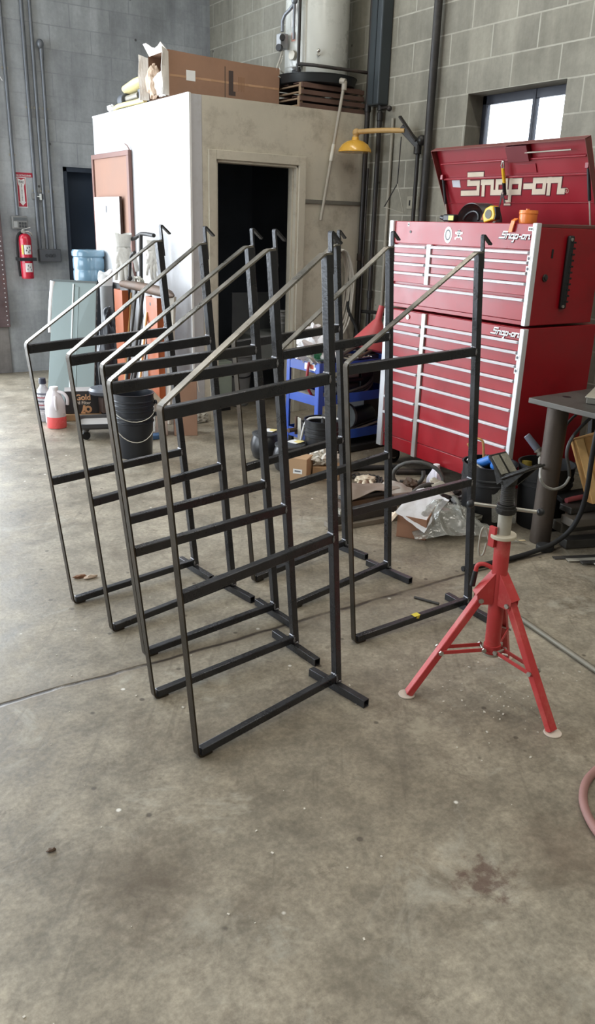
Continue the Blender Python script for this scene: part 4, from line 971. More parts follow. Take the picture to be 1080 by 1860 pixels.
part('hose_clip', B().tube([(ecx+.02,ecy-.01,ez0+.455),(ecx+.06,ecy-.02,ez0+.44),(ecx+.072,ecy-.02,ez0+.41)], .006, 8, smooth=2), ZINC, ex)
va_ = math.atan2(-.86,-.2)
def EL(a0,a1,z0,z1,m,nm,r=.0612):
    return part(nm, B().grid(lambda u,v: (ecx+r*math.cos(va_+a0+(a1-a0)*u), ecy+r*math.sin(va_+a0+(a1-a0)*u), ez0+z0+(z1-z0)*v), 8, 1, .0008), m, ex, 0, 30)
EL(-.25,.95,.235,.325,WS,'instruction_label'); EL(-.72,-.38,.235,.325,mat('yellow_label', rgb(206,186,80), .5),'class_label'); EL(-.38,-.25,.235,.325,BS,'class_label')
EL(-.30,.95,.065,.150,WS,'inspection_label')
for a_, z in ((0,.27),(.35,.255),(.6,.27),(.15,.295),(.5,.30)): EL(a_,a_+.14,z-.006,z+.010,BS,'label_print',.0622)
for a_, z in ((0,.09),(.4,.11),(.62,.085),(.1,.125)): EL(a_,a_+.12,z-.006,z+.010,mat('grey_print', rgb(90,92,100)),'label_print',.0622)
part('strap_bracket', B().lohi(ecx-.085,ecx+.085,ecy-.066,ecy-.062,ez0+.172,ez0+.204).lohi(ecx-.085,ecx-.062,ecy-.062,YW,ez0+.172,ez0+.204).lohi(ecx+.062,ecx+.085,ecy-.062,YW,ez0+.172,ez0+.204).lohi(ecx-.02,ecx+.02,YW-.008,YW,ez0+.05,ez0+.42), BLACK, ex, .002, 0)
# rusty door rail with bright perforations at the far left
rl = thing('door_rail', 'rusty vertical door rail with a row of bright holes at the far left edge', 'rail', (1.98,YW-.05,.47))
part('rail', B().lohi(1.93,2.112,YW-.05,YW,.475,4.2), mat('rusty_mauve_rail', rgb(104,88,90), .6, .2, .3, 7, dirt=rgb(116,72,60), dirt_amt=.7, dscale=3), rl, .004, 0)
hm_ = mat('bright_rail_holes', rgb(226,228,232), .4)
for k in range(34):
    part('hole', B().cyl((2.085-.0,YW-.0515,.50+.031*k*1.45),(2.085,YW-.050,.50+.031*k*1.45),.006,n=8), hm_, rl, 0, 0)
solo('wall_pilaster', B().lohi(1.72,2.10,YB-.012,YB,0,.475), blockmat('stained_pilaster', rgb(138,134,132), rgb(120,116,112), 0, 0, 0, zmin=3, stain=.7), 'stained concrete footing below the rusty door rail', 'concrete footing', .004, 0)
solo('wire_end', B().tube([(2.13,8.52,2.90),(2.17,8.53,2.86),(2.22,8.55,2.77),(2.245,8.56,2.74)], .005, 8, smooth=2), WPLAST, 'loose white wire end curling beside the leftmost wall conduit', 'wire')

# ------------------------------------------------------------------ along the booth's left wall
cb = thing('cork_board', 'brown framed pin board leaning on the white booth side wall', 'board', (2.79,7.31,.99))
FRM = mat('brown_board_frame', rgb(128,96,88), .6, 0, .15, 8)
part('board_panel', B().lohi(2.790,2.803,6.90,7.745,1.0,2.075), mat('tan_hardboard', rgb(150,116,100), .8, 0, .08, 3), cb, 0, 0)
fb = B().lohi(2.775,2.806,6.86,7.758,2.055,2.095).lohi(2.775,2.806,6.86,6.91,.99,2.055).lohi(2.775,2.806,7.72,7.758,.99,2.055).lohi(2.775,2.806,6.91,7.72,.99,1.03)
part('board_frame', fb, FRM, cb, .003, 0)
wb2 = thing('white_board', 'bright white board propped against the brown pin board', 'board', (2.765,7.36,1.0))
part('sheet', B().lohi(2.752,2.766,7.045,7.672,1.0,1.732), mat('bright_white_board', rgb(240,240,240), .5, 0, .02, 3), wb2, .002, 0)
part('edge_strip', B().lohi(2.750,2.772,7.033,7.045,1.0,1.734), mat('dark_brown_edge', rgb(70,56,52), .6), wb2, .001, 0)
part('clip_mark', B().lohi(2.7505,2.752,7.35,7.38,1.60,1.66), mat('grey_clip', rgb(96,96,98), .5), wb2, 0, 0)
solo('wire_hook', B().tube([(2.80,6.88,2.02),(2.795,6.88,2.10),(2.79,6.91,2.13),(2.785,6.945,2.145)], .005, 6), FRM, 'little wire hook at the top corner of the brown pin board', 'hook')
# water cooler with bottle
wc = thing('water_cooler', 'black water cooler cabinet behind the leaning grey panel', 'water cooler', (2.60,7.50,0))
part('cabinet', B().lohi(2.45,2.76,7.34,7.66,.012,.985), mat('charcoal_cooler', rgb(40,42,48), .45), wc, .012)
part('feet', B().lohi(2.47,2.74,7.36,7.64,0,.014), BLACK, wc)
part('bottle_seat', B().cyl((2.605,7.5,.985),(2.605,7.5,1.0),.10,n=24), BLACK, wc)
part('tap', B().cyl((2.52,7.34,.80),(2.52,7.29,.80),.016,n=12), GREYP, wc)
wbt = thing('water_bottle', 'pale blue ribbed water cooler bottle standing above the leaning grey panel', 'water bottle', (2.605,7.5,1.0))
BB = mat('blue_bottle_plastic', rgb(126,160,182), .18, 0, .08, 4, 0, coat=.4, trans=.25)
part('bottle', B().lathe([(.10,0),(.138,.006),(.142,.02),(.142,.085),(.136,.095),(.136,.105),(.142,.115),(.142,.195),(.137,.202),(.137,.212),(.148,.222),(.150,.255),(.138,.276),(0,.282)], (2.605,7.5,1.0), 40, cap1=False), BB, wbt)
part('handle_recess', B().grid(lambda u,v: (2.605+.1445*math.cos(-1.35+.75*u), 7.5+.1445*math.sin(-1.35+.75*u), 1.01+.09*v), 8, 1, .002), mat('deep_blue_plastic', rgb(88,128,152), .3), wbt, 0, 30)
# leaning grey-green panel
pnl = thing('leaning_panel', 'tall grey green sheet metal panel leaning upright behind the antifreeze jug', 'panel', (2.2,7.1,0))
Pa, Pb = V((1.965,6.945,.004)), V((2.30,6.690,.004)); Qa, Qb = V((2.146,7.10,1.042)), V((2.443,6.85,1.037))
nrm = (Pb-Pa).cross(Qa-Pa).normalized()
if nrm.y > 0: nrm = -nrm
def PP(u,v,n=0): return Pa.lerp(Pb,u).lerp(Qa.lerp(Qb,u),v)+nrm*n
part('sheet', B().hexa([PP(0,0,0),PP(1,0,0),PP(1,0,-.018),PP(0,0,-.018),PP(0,1,0),PP(1,1,0),PP(1,1,-.018),PP(0,1,-.018)]), GREYG, pnl, .003, 0)
part('rib', B().hexa([PP(u,v,n) for v in (.01,.975) for u,n in ((.455,.0),(.485,.0),(.485,.010),(.455,.010))]), mat('bright_panel_rib', rgb(206,212,212), .35, .3), pnl, .002, 0)
part('rib', B().hexa([PP(u,v,n) for v in (.01,.955) for u,n in ((.51,.0),(.60,.0),(.60,.006),(.51,.006))]), GREYG, pnl, .002, 0)
part('edge_channel', B().hexa([PP(u,v,n) for v in (.0,1.0) for u,n in ((.985,-.03),(1.0,-.03),(1.0,.004),(.985,.004))]), DSTEEL, pnl, .001, 0)
for k in range(14): part('slot', B().box(PP(1.0,.07+.064*k,-.013),(.003,.004,.022)), mat('pale_slot', rgb(180,182,182), .5), pnl, 0, 0)
part('top_edge', B().hexa([PP(u,v,n) for v in (.988,1.004) for u,n in ((0,-.02),(1,-.02),(1,.005),(0,.005))]), mat('dark_panel_edge', rgb(84,92,92), .5), pnl, .001, 0)
part('foam_edge', B().tube([PP(-.012,.99,-.01),PP(-.03,.93,-.02),PP(-.045,.8,-.02),PP(-.05,.66,-.02),PP(-.03,.58,-.015)], lambda t_: .026*(1-.45*t_), 10, smooth=1), WPLAST, pnl, 0, 40, label='white foam wrap on the upper left edge')
# rolled grey mat, black lump
rm = thing('rolled_mat', 'grey rolled mat with a torn white top standing right of the grey panel', 'rolled mat', (2.64,7.09,0))
part('roll', B().cyl((2.565,6.98,.002),(2.625,7.13,.99),.058,.056,20), mat('grey_mat', rgb(140,140,140), .8, 0, .1, 6), rm)
part('torn_wrap', B().grid(lambda u,v: (2.625+(.058+.012*v)*math.cos(2*PI*u), 7.13+(.058+.012*v)*math.sin(2*PI*u), .985+(.10+.03*math.sin(9*u)+.02*math.sin(23*u))*v), 24, 3, .002), WHITE, rm, 0, 60, label='torn white paper wrap')
bl_ = thing('black_bin_bag', 'slumped black bin bag between the grey panel and the orange beams', 'bag', (2.50,6.84,0))
part('bag_body', B().blob((2.49,6.80,.36),(.090,.100,.36),5,.22,1.8,4,.004), mat('black_bag_plastic', rgb(28,30,38), .35, 0, .2, 8), bl_, 0, 60)
part('bag_neck', B().blob((2.53,6.85,.70),(.05,.05,.13),9,.3,2.2,3), mat('black_bag_plastic', rgb(28,30,38)), bl_, 0, 60)
# orange upright beams holding scrap bars
def beam(name, x,y0,y1,z1,label,hole=False, ret=.05):
    t_ = thing(name, label, 'beam', (x,(y0+y1)/2,0), group='orange steel beams stood on end')
    part('web', B().lohi(x-.004,x,y0,y1,.002,z1), ORANGE, t_, .001, 0)
    part('flange', B().lohi(x,x+ret,y0,y0+.004,.002,z1).lohi(x,x+ret,y1-.004,y1,.002,z1), ORANGE, t_, .001, 0)
    if hole: part('bolt_hole', B().cyl((x-.0048,(y0+y1)/2+.02,z1-.055),(x-.004,(y0+y1)/2+.02,z1-.055),.014,n=14), BLACK, t_, 0, 0)
    return t_
beam('orange_beam', 2.50,6.42,6.60,1.0,'left orange steel beam standing on end beside the black bin bag')
beam('orange_beam', 2.56,5.86,6.075,.985,'right orange steel beam standing on end with a round hole near its top',True)
solo('pale_board', B().hexa([(2.60,5.79,.002),(2.62,5.79,.002),(2.62,5.87,.002),(2.60,5.87,.002),(2.66,5.77,1.0),(2.68,5.77,1.0),(2.68,5.85,1.0),(2.66,5.85,1.0)]), mat('pale_weathered_board', rgb(190,184,172), .8, 0, .15, 8), 'pale weathered board standing at the right of the orange beams', 'board', .002, 0)
for i,(xa,ya,xb,yb,zz,rr,mm,lb) in enumerate([
  (2.42,6.33,2.60,6.37,1.00,.012,'k','thin dark scrap bar next to the left orange beam'),
  (2.44,6.28,2.64,6.30,1.05,.014,'k','tall dark scrap bar in the middle of the bundle between the orange beams'),
  (2.42,6.22,2.66,6.25,.98,.016,'d','thick dark pipe in the bundle between the orange beams'),
  (2.45,6.40,2.58,6.43,.98,.008,'y','slim yellowish wood strip beside the left orange beam'),
  (2.40,5.99,2.555,6.05,.86,.009,'y','long yellow wooden stick leaning before the right orange beam'),
  (2.46,6.17,2.68,6.18,.95,.011,'k','dark bar leaning right of the thick pipe between the orange beams')]):
    solo('scrap_bar', B().cyl((xa,ya,.004),(xb,yb,zz),rr,n=10), {'k':DSTEEL,'d':DPIPE,'y':WOODL}[mm], lb, 'bar')
solo('flat_strip', B().hexa([(2.46,6.10,.002),(2.47,6.10,.002),(2.47,6.17,.002),(2.46,6.17,.002),(2.60,6.08,.99),(2.61,6.08,.99),(2.61,6.17,.99),(2.60,6.17,.99)]), mat('grey_white_slat', rgb(196,198,200), .5), 'flat grey white slat standing between the orange beams', 'slat', .001, 0)
# dark pointed bar lying across the beam tops
solo('pointed_bar', B().tube([(2.54,6.52,1.045),(2.55,6.42,1.045),(2.56,6.25,1.045),(2.58,6.05,1.04),(2.585,5.90,1.035),(2.59,5.72,1.03),(2.59,5.62,1.02)], lambda t_: .028 if t_<.15 else (.040-.02*abs(t_-.55) if t_<.8 else .040*(1-t_)*4.2+.005), 12, smooth=1), RUST, 'dark spindle shaped bar laid across the tops of the orange beams', 'bar')
# hook rods with work gloves
rd = thing('hook_rod', 'dark upright hook rod with a crosswise T grip in front of the pin board', 'rod', (2.70,6.42,.0))
part('shaft', B().cyl((2.62,6.40,.004),(2.68,6.42,1.45),.016,n=12), DPIPE, rd)
part('grip_bar', B().tube([(2.67,6.66,1.40),(2.675,6.56,1.395),(2.68,6.43,1.44),(2.68,6.36,1.445),(2.68,6.16,1.435)], .016, 10, smooth=1), DPIPE, rd)
rd2 = thing('bent_rod', 'dark rod with a round crook leaning left of the T grip rod', 'rod', (2.60,6.45,.0))
part('shaft', B().tube([(2.50,6.44,.004),(2.60,6.50,1.10),(2.605,6.49,1.22),(2.60,6.44,1.28),(2.60,6.37,1.30)], .013, 10, smooth=2), DPIPE, rd2)
part('collar', B().ball((2.60,6.50,1.09),.024,n=10), DPIPE, rd2)
def glove(name, o, s, m, label):
    t_ = thing(name, label, 'glove', o, group='pale work gloves hung on the rods')
    o = V(o); w = V((.90,-.43,0)); nz_ = V((.43,.90,0))
    def G(a,n,z): return o + w*(a*s) + nz_*(n*s) + V((0,0,z*s))
    pb2 = B().blob((0,0,0),(.072,.034,.12),int(o.y*10),.30,2.0,4)
    for v in pb2.bm.verts: v.co = G(v.co.x,v.co.y,v.co.z)
    part('palm', pb2, m, t_, 0, 60)
    for k in range(4):
        a_ = -.054+.036*k; ln_ = (.12,.17,.19,.15)[k]
        part('finger', B().tube([G(a_*.8,0,-.07), G(a_*1.15,-.03,-.07-ln_*.5), G(a_*1.3+.012*(k%2),-.012,-.07-ln_)], lambda q: .0215*s*(1-.25*q), 10, smooth=1), m, t_, 0, 60)
    part('thumb', B().tube([G(.05,0,.02), G(.10,-.02,-.03), G(.112,-.02,-.12)], lambda q: .024*s*(1-.25*q), 10, smooth=1), m, t_, 0, 60)
    part('cuff', B().grid(lambda u,v: G((.062+.016*v)*math.cos(2*PI*u),(.032+.01*v)*math.sin(2*PI*u),.075+.10*v+.010*math.sin(13*u)*v), 22, 3, .003), m, t_, 0, 60)
glove('work_glove', (2.60,6.62,1.26), 1.0, CLOTH, 'large pale work glove drooping over the left end of the T grip rod')
glove('work_glove', (2.68,6.20,1.27), .72, CLOTH, 'narrow pale work glove hanging at the right of the T grip rod')
solo('wire_tangle', B().tube([V((2.60+.03*math.sin(i*2.3), 6.30+.07*math.sin(i*1.37+.5), 1.03+.085*abs(math.sin(i*.77)))) for i in range(16)], .008, 6, smooth=1), ZINCD, 'tangle of bright wire on top of the scrap bar bundle', 'wire')

# ------------------------------------------------------------------ jugs, boxes and dolly on the floor at left
jg = thing('antifreeze_jug', 'translucent white jug one third full of pink liquid on the floor', 'jug', (1.79,6.10,0))
JW = mat('milky_jug_plastic', rgb(232,226,230), .35, 0, .03, 5, trans=.12)
def jugbody(cx,cy,s=1.0,hh=.31,r=.073):
    pr = [(r*.92,0),(r,.008),(r,hh*.55),(r*.97,hh*.62),(r*.70,hh*.80),(r*.36,hh*.92),(r*.34,hh*.97),(.0,hh*.97)]
    return B().lathe([(a*s,z*s) for a,z in pr], (cx,cy,0.001), 28, cap1=False)
part('jug_body', jugbody(1.79,6.10), JW, jg)
part('liquid', B().lathe([(.0725,.004),(.0742,.010),(.0742,.090),(.0738,.092)], (1.79,6.10,0), 28, cap0=False, cap1=False), mat('pink_antifreeze', rgb(228,92,92), .3, 0, .04, 5), jg, label='pink liquid')
part('cap', B().cyl((1.79,6.10,.300),(1.79,6.10,.322),.028,n=18), WPLAST, jg, .002)
part('handle', B().tube([(1.806,6.085,.285),(1.846,6.052,.275),(1.868,6.036,.235),(1.864,6.040,.185)], .012, 10, smooth=2), JW, jg)
part('grip_handle', B().tube([(1.775,6.045,.255),(1.768,6.022,.235),(1.768,6.018,.185),(1.776,6.026,.155)], .011, 10, smooth=2), JW, jg)
ol = thing('oil_bottle', 'clear bottle with dark cap and red striped label behind the antifreeze jug', 'bottle', (1.775,6.36,0))
part('bottle_body', B().lathe([(.05,0),(.055,.01),(.055,.20),(.045,.25),(.022,.285),(.022,.30),(0,.30)], (1.775,6.36,.001), 20, cap1=False), mat('clear_grey_bottle', rgb(206,206,210), .25, 0, .1, 20, trans=.3), ol)
part('cap', B().cyl((1.775,6.36,.30),(1.775,6.36,.345),.030,.026,16), mat('navy_cap', rgb(44,48,64), .4), ol, .003)
for k in range(5): part('label_band', B().lathe([(.0556,.10+.03*k),(.0558,.112+.03*k)], (1.775,6.36,0), 20, cap0=False, cap1=False), mat('red_grey_band', rgb(150,84,90), .5) if k%2 else mat('dark_band', rgb(80,80,92), .5), ol)
solo('white_jug', jugbody(1.82,6.25,1,.30,.07), JW, 'white jug half hidden behind the antifreeze jug', 'jug')
def boxat(t_, ox, ang, w, dp, z0, z1, m, name='carton', bev=.003):
    ux = V((math.cos(ang),math.sin(ang),0)); uy = V((-ux.y,ux.x,0)); o = V(ox)
    return part(name, B().hexa([o+ux*a+uy*b_+V((0,0,z)) for z in (z0,z1) for a,b_ in ((0,0),(w,0),(w,dp),(0,dp))]), m, t_, bev, 0), o, ux, uy
A0 = math.atan2(6.210-6.291, 2.172-1.925)
ub = thing('under_carton', 'low brown carton lying under the black filter box', 'box', (2.05,6.25,0))
boxat(ub,(1.905,6.262,0),A0,.29,.22,.001,.052,CARD2)
gb = thing('filter_box', 'black filter box with pale orange lettering beside the antifreeze jug', 'box', (2.05,6.28,.053))
_,o_,ux_,uy_ = boxat(gb,(1.922,6.287,0),A0,.262,.17,.053,.236,mat('black_carton', rgb(56,54,56), .6, 0, .1, 7))
part('top_face', B().hexa([o_+ux_*a+uy_*b_+V((0,0,z)) for z in (.2362,.2375) for a,b_ in ((0,0),(.262,0),(.262,.17),(0,.17))]), mat('grey_box_top', rgb(150,146,144), .6), gb, 0, 0)
ORL = mat('pale_orange_ink', rgb(226,178,136), .6); WHL = mat('cream_ink', rgb(226,216,204), .6)
textpart('Gold', .066, o_+ux_*.082+V((0,0,.165)), ux_, (0,0,1), ORL, 'box_lettering', gb, .0012, .9, bold=.03)
textpart('Oil Filter', .036, o_+ux_*.075+V((0,0,.130)), ux_, (0,0,1), WHL, 'box_lettering', gb, .0012, .95, bold=.02)
n_ = ux_.cross(V((0,0,1)))
lo = B().torus(o_+ux_*.178+V((0,0,.088))+n_*.002, .021, .009, ux_, (0,0,1), 24, 8).tube([o_+ux_*.150+V((0,0,.122))+n_*.002, o_+ux_*.140+V((0,0,.08))+n_*.002, o_+ux_*.125+V((0,0,.062))+n_*.002, o_+ux_*.155+V((0,0,.060))+n_*.002], .010, 8)
for v in lo.bm.verts:
    q = v.co - o_; d_ = q.dot(n_); v.co -= n_*(d_*.85)
part('box_emblem', lo, ORL, gb, 0, 30)
# low black dolly
dl = thing('plastic_dolly', 'low black plastic tray dolly on casters left of the black pail', 'dolly', (2.03,5.70,0))
da = R(-18)
def DP(x,y,z): return V((2.03+x*math.cos(da)-y*math.sin(da), 5.70+x*math.sin(da)+y*math.cos(da), z))
ow, od = .20,.165
def rr(w,d_,r_,n=5):
    o2 = []
    for cx_,cy_,a0 in ((w-r_,d_-r_,0),(-w+r_,d_-r_,90),(-w+r_,-d_+r_,180),(w-r_,-d_+r_,270)):
        for k in range(n+1): a=R(a0+90*k/n); o2.append((cx_+r_*math.cos(a),cy_+r_*math.sin(a)))
    return o2
b = B(); rings=[]
for w_,d_,z in ((ow-.012,od-.012,.085),(ow,od,.10),(ow,od,.125),(ow-.018,od-.018,.125),(ow-.026,od-.026,.102)):
    rings.append([b.bm.verts.new(DP(x,y,z)) for x,y in rr(w_,d_,.05)])
for A_,B_ in zip(rings,rings[1:]):
    for i in range(len(A_)): b.bm.faces.new([A_[i],A_[(i+1)%len(A_)],B_[(i+1)%len(A_)],B_[i]])
b.bm.faces.new(rings[0][::-1]); b.bm.faces.new(rings[-1])
part('tray', b, mat('worn_black_tray', rgb(58,58,60), .45, 0, .1, 6), dl, 0, 30)
part('tray_liner', B().prism(rr(ow-.03,od-.03,.04), DP(0,0,.1022), DP(1,0,0)-DP(0,0,0), DP(0,1,0)-DP(0,0,0), (0,0,.002)), mat('dusty_grey_liner', rgb(150,148,144), .8), dl, 0, 0)
for sx,sy in ((-.14,-.11),(.14,-.11),(-.14,.11),(.14,.11)):
    p_ = DP(sx,sy,.032)
    cs = part('caster', B().cyl(DP(sx,sy,.062),DP(sx,sy,.09),.022,n=12), DSTEEL, dl)
    part('wheel', B().cyl(p_-V((0,.012,0)),p_+V((0,.012,0)),.031,n=18), BLACKM, cs, .003)
sr = thing('shop_stool', 'black padded shop stool behind the black pail', 'stool', (2.21,6.20,0))
part('seat', B().lathe([(.0,.205),(.10,.205),(.125,.22),(.13,.245),(.115,.265),(0,.270)], (2.22,6.18,0), 28, cap0=False, cap1=False), mat('grey_black_vinyl', rgb(88,92,100), .35), sr)
part('seat_post', B().cyl((2.22,6.18,.06),(2.22,6.18,.21),.02,n=12), BLACK, sr)
part('base', B().bar((2.10,6.18,.035),(2.34,6.18,.035),.04,.03,(0,1,0)).bar((2.22,6.06,.035),(2.22,6.30,.035),.04,.03,(1,0,0)), BLACK, sr, .006)
part('drawer_unit', B().lohi(2.17,2.29,6.11,6.21,.07,.20), mat('dark_brown_case', rgb(86,72,66), .6), sr, .004)
part('feet', B().cyl((2.11,6.18,0),(2.11,6.18,.03),.018,n=10).cyl((2.33,6.18,0),(2.33,6.18,.03),.018,n=10).cyl((2.22,6.07,0),(2.22,6.07,.03),.018,n=10).cyl((2.22,6.29,0),(2.22,6.29,.03),.018,n=10), BLACKM, sr)
# two nested black pails
def pail(name, cx, cy, z0, r0, r1, h, label, handle_a=None, drop=.10, ribs=3, m=BLACK, group=None):
    t_ = thing(name, label, 'bucket', (cx,cy,z0), group=group)
    pr = [(r0*.97,0),(r0,.006)]
    for k in range(ribs):
        z = h*(.70+.085*k); r_ = r0+(r1-r0)*z/h
        pr += [(r_,z-.010),(r_+.007,z-.006),(r_+.007,z+.002),(r_+.002,z+.006)]
    pr += [(r1,h-.006),(r1+.006,h-.004),(r1+.006,h),(r1-.003,h),(r0-.006,.012),(0,.010)]
    part('shell', B().lathe(pr, (cx,cy,z0), 44, cap1=False), m, t_, 0, 30)
    if handle_a is not None:
        ca, sa = math.cos(handle_a), math.sin(handle_a); pts = []
        zc = z0+h*.80; rr_ = r1+.012
        for i in range(15):
            q = PI*i/14; px, pz = rr_*math.cos(q), -drop*math.sin(q)
            off = rr_*math.sin(q)*.98
            pts.append(V((cx+ca*px+sa*off, cy+sa*px-ca*off, zc+pz)))
        hd_ = part('bail_handle', B().tube(pts, .0032, 6), ZINC, t_)
        part('bail_ear', B().ball(pts[0],.014,(1,1,1.3),8).ball(pts[-1],.014,(1,1,1.3),8), m, t_)
    return t_
NV = mat('blue_black_pail', rgb(30,34,42), .38, 0, .12, 6)
pail('black_pail', 2.02,5.08,0,.118,.136,.36,'lower one of two nested black pails on the floor in front of the tall carton', R(-15), .16, 2, NV, 'nested black pails')
pail('black_pail', 2.02,5.08,.075,.1175,.139,.37,'upper one of two nested black pails, its open rim on top', R(-15), .10, 3, NV, 'nested black pails')
# tall carton at the booth corner and the odds behind the pail
tc_ = thing('tall_carton', 'tall tan cardboard carton standing at the booth corner', 'box', (2.55,5.45,0))
A1 = math.atan2(5.40-5.47, 2.657-2.495)
_,o_,ux_,uy_ = boxat(tc_,(2.485,5.440,0),A1,.175,.16,.001,.43,CARD,'carton_body')
part('open_flap', B().hexa([o_+ux_*a+uy_*b_+V((0,0,z)) for a,b_,z in ((.172,0,.43),(.175,.16,.43),(.178,.16,.43),(.176,0,.43),(.190,0,.34),(.192,.16,.34),(.195,.16,.34),(.194,0,.34))]), mat('pale_card_edge', rgb(206,188,166), .8), tc_, 0, 0)
part('side_panel', B().hexa([o_+V((0,0,z))+ux_*a+uy_*b_ for z in (.004,.33) for a,b_ in ((-.002,0),(0,0),(0,.16),(-.002,.16))]), mat('water_stained_card', rgb(140,112,104), .8, 0, .15, 3), tc_, 0, 0)
oc = thing('open_carton', 'open carton with raised flaps between the black pail and the tall carton', 'box', (2.36,5.60,0))
_,o_,ux_,uy_ = boxat(oc,(2.28,5.52,0),R(-20),.17,.18,.001,.25,mat('grey_brown_carton', rgb(170,150,136), .8, 0, .1, 5),'carton_body')
part('raised_flap', B().hexa([o_+ux_*.02+V((0,0,.25)),o_+ux_*.16+V((0,0,.25)),o_+ux_*.16+uy_*.004+V((0,0,.25)),o_+ux_*.02+uy_*.004+V((0,0,.25)),o_+ux_*(-.06)+uy_*(-.03)+V((0,0,.36)),o_+ux_*.06+uy_*(-.03)+V((0,0,.37)),o_+ux_*.06+uy_*(-.026)+V((0,0,.37)),o_+ux_*(-.06)+uy_*(-.026)+V((0,0,.36))]), mat('pale_card_edge', rgb(206,188,166)), oc, 0, 0)
part('red_edge', B().hexa([o_+V((0,0,z))+ux_*a+uy_*b_ for z in (.15,.30) for a,b_ in ((-.012,.0),(-.004,.0),(-.004,.10),(-.012,.10))]), mat('red_brown_edge', rgb(150,72,56), .6), oc, 0, 0)
part('paper_sheet', B().hexa([o_+V((0,0,z))+ux_*a+uy_*b_ for z in (.04,.24) for a,b_ in ((.015,-.004),(.075,-.004),(.075,-.001),(.015,-.001))]), WHITE, oc, 0, 0)
solo('blue_tray', B().lohi(2.24,2.40,5.40,5.48,.001,.035), mat('blue_tray_plastic', rgb(58,92,130), .5), 'small blue tray on the floor right of the black pails', 'tray', .006)
solo('blue_white_jug', B().lathe([(.045,0),(.05,.01),(.05,.12),(.03,.17),(.014,.20),(.014,.235),(0,.235)],(2.42,6.00,.10+.0),18,cap1=False).cyl((2.42,6.0,.0),(2.42,6.0,.1),.048,n=18), mat('pale_blue_bottle', rgb(130,160,205), .35), 'pale blue bottle before the left orange beam', 'bottle')
# broken corner of the booth base
cbk = B().blob((2.86,5.76,.035),(.075,.05,.045),4,.5,3.0,3,.001,True)
solo('broken_plaster', cbk, mat('broken_grey_plaster', rgb(168,164,152), .9, 0, .25, 14), 'broken plaster chunk at the foot of the booth corner', 'plaster chunk', smooth=0)

# ------------------------------------------------------------------ inside the dark booth
lk = thing('steel_locker', 'low grey green steel locker just inside the booth doorway', 'locker', (3.24,6.15,0))
part('locker_body', B().lohi(3.09,3.31,6.03,6.34,.06,.43), mat('grey_green_locker', rgb(158,170,158), .5, .1, .1, 4), lk, .006, 0)
part('locker_door', B().lohi(3.105,3.295,6.018,6.03,.08,.41), mat('grey_green_locker', rgb(158,170,158)), lk, .004, 0)
part('door_knob', B().ball((3.20,6.012,.39),.008,n=8), ZINC, lk)
part('kick_plinth', B().lohi(3.10,3.30,6.04,6.33,.002,.06), BLACK, lk)
gbn = thing('grey_bin', 'round grey bin in the dark booth beside the low locker', 'bin', (3.465,6.22,0))
part('bin_shell', B().lathe([(.095,0.002),(.10,.01),(.135,.44),(.145,.445),(.145,.46),(.12,.46),(0,.40)],(3.465,6.22,0),30,cap1=False), GREYP, gbn)
part('bin_strap', B().torus((3.465,6.22,.30),.128,.006,(1,0,0),(0,1,.3),28,6), BLACK, gbn)
tb_ = thing('utility_sink', 'dull grey utility tub in the dark booth behind the doorway', 'tub', (3.86,6.30,0))
part('tub', B().lohi(3.62,4.10,6.12,6.52,.36,.62), mat('grey_tub', rgb(128,132,130), .5), tb_, .015)
for x_,y_ in ((3.65,6.15),(4.07,6.15),(3.65,6.49),(4.07,6.49)): part('leg', B().cyl((x_,y_,.002),(x_,y_,.37),.016,n=10), DSTEEL, tb_)
pail('white_pail', 3.885,6.22,.621,.060,.075,.13,'white pail standing on the grey tub inside the dark booth', None, 0, 1, WPLAST, 'white pails on the tub')
pail('white_pail', 3.885,6.22,.685,.066,.080,.13,'upper white pail nested in another on the tub inside the dark booth', None, 0, 1, WPLAST, 'white pails on the tub')
solo('grey_board', B().lohi(3.60,4.12,6.56,6.575,.02,.95), mat('grey_splash_board', rgb(96,100,102), .6), 'grey board standing behind the tub in the dark booth', 'board', .002, 0)

# ------------------------------------------------------------------ hung on the booth front
hk = thing('hose_hanger', 'black hanger with a rounded grip on the booth front above the coiled cable', 'hanger', (4.12,5.72,1.30))
part('hanger_plate', B().bar((4.12,5.745,1.30),(4.12,5.745,1.44),.045,.022,(1,0,0)), BLACK, hk, .004)
part('hanger_grip', B().blob((4.115,5.70,1.44),(.042,.035,.055),2,.15,2,3), mat('dark_grey_grip', rgb(74,74,72), .5), hk, 0, 60)
part('hanger_arm', B().cyl((4.06,5.71,1.335),(4.24,5.71,1.345),.012,n=10), BLACK, hk)
pts = []
for i in range(120):
    a = 2*PI*i/24; k = i//24
    pts.append(V((4.155+(.085+.012*k)*math.sin(a)*(1.0)+.004*math.sin(i*1.7), 5.722-.014*k-.012*(1+math.cos(a*1.0)), 1.045+.315*math.cos(a)-.012*k*(1-math.cos(a)))))
solo('coiled_cable', B().tube(pts, .009, 8), CABLE, 'long pale cable coiled over the hanger on the booth front', 'cable')
solo('black_hose', B().tube([(4.28,5.72,1.13),(4.285,5.70,1.0),(4.25,5.68,.90),(4.27,5.66,.82),(4.33,5.62,.70),(4.33,5.60,.55)], .014, 10, smooth=2), BLACKM, 'black rubber hose hanging from the booth corner beside the risers', 'hose')
sb_ = B().blob((4.295,5.735,.98),(.04,.03,.10),6,.3,2,3)
solo('leather_pouch', sb_, mat('dark_leather', rgb(48,44,42), .6), 'small dark pouch hanging beside the coiled cable', 'pouch', smooth=60)

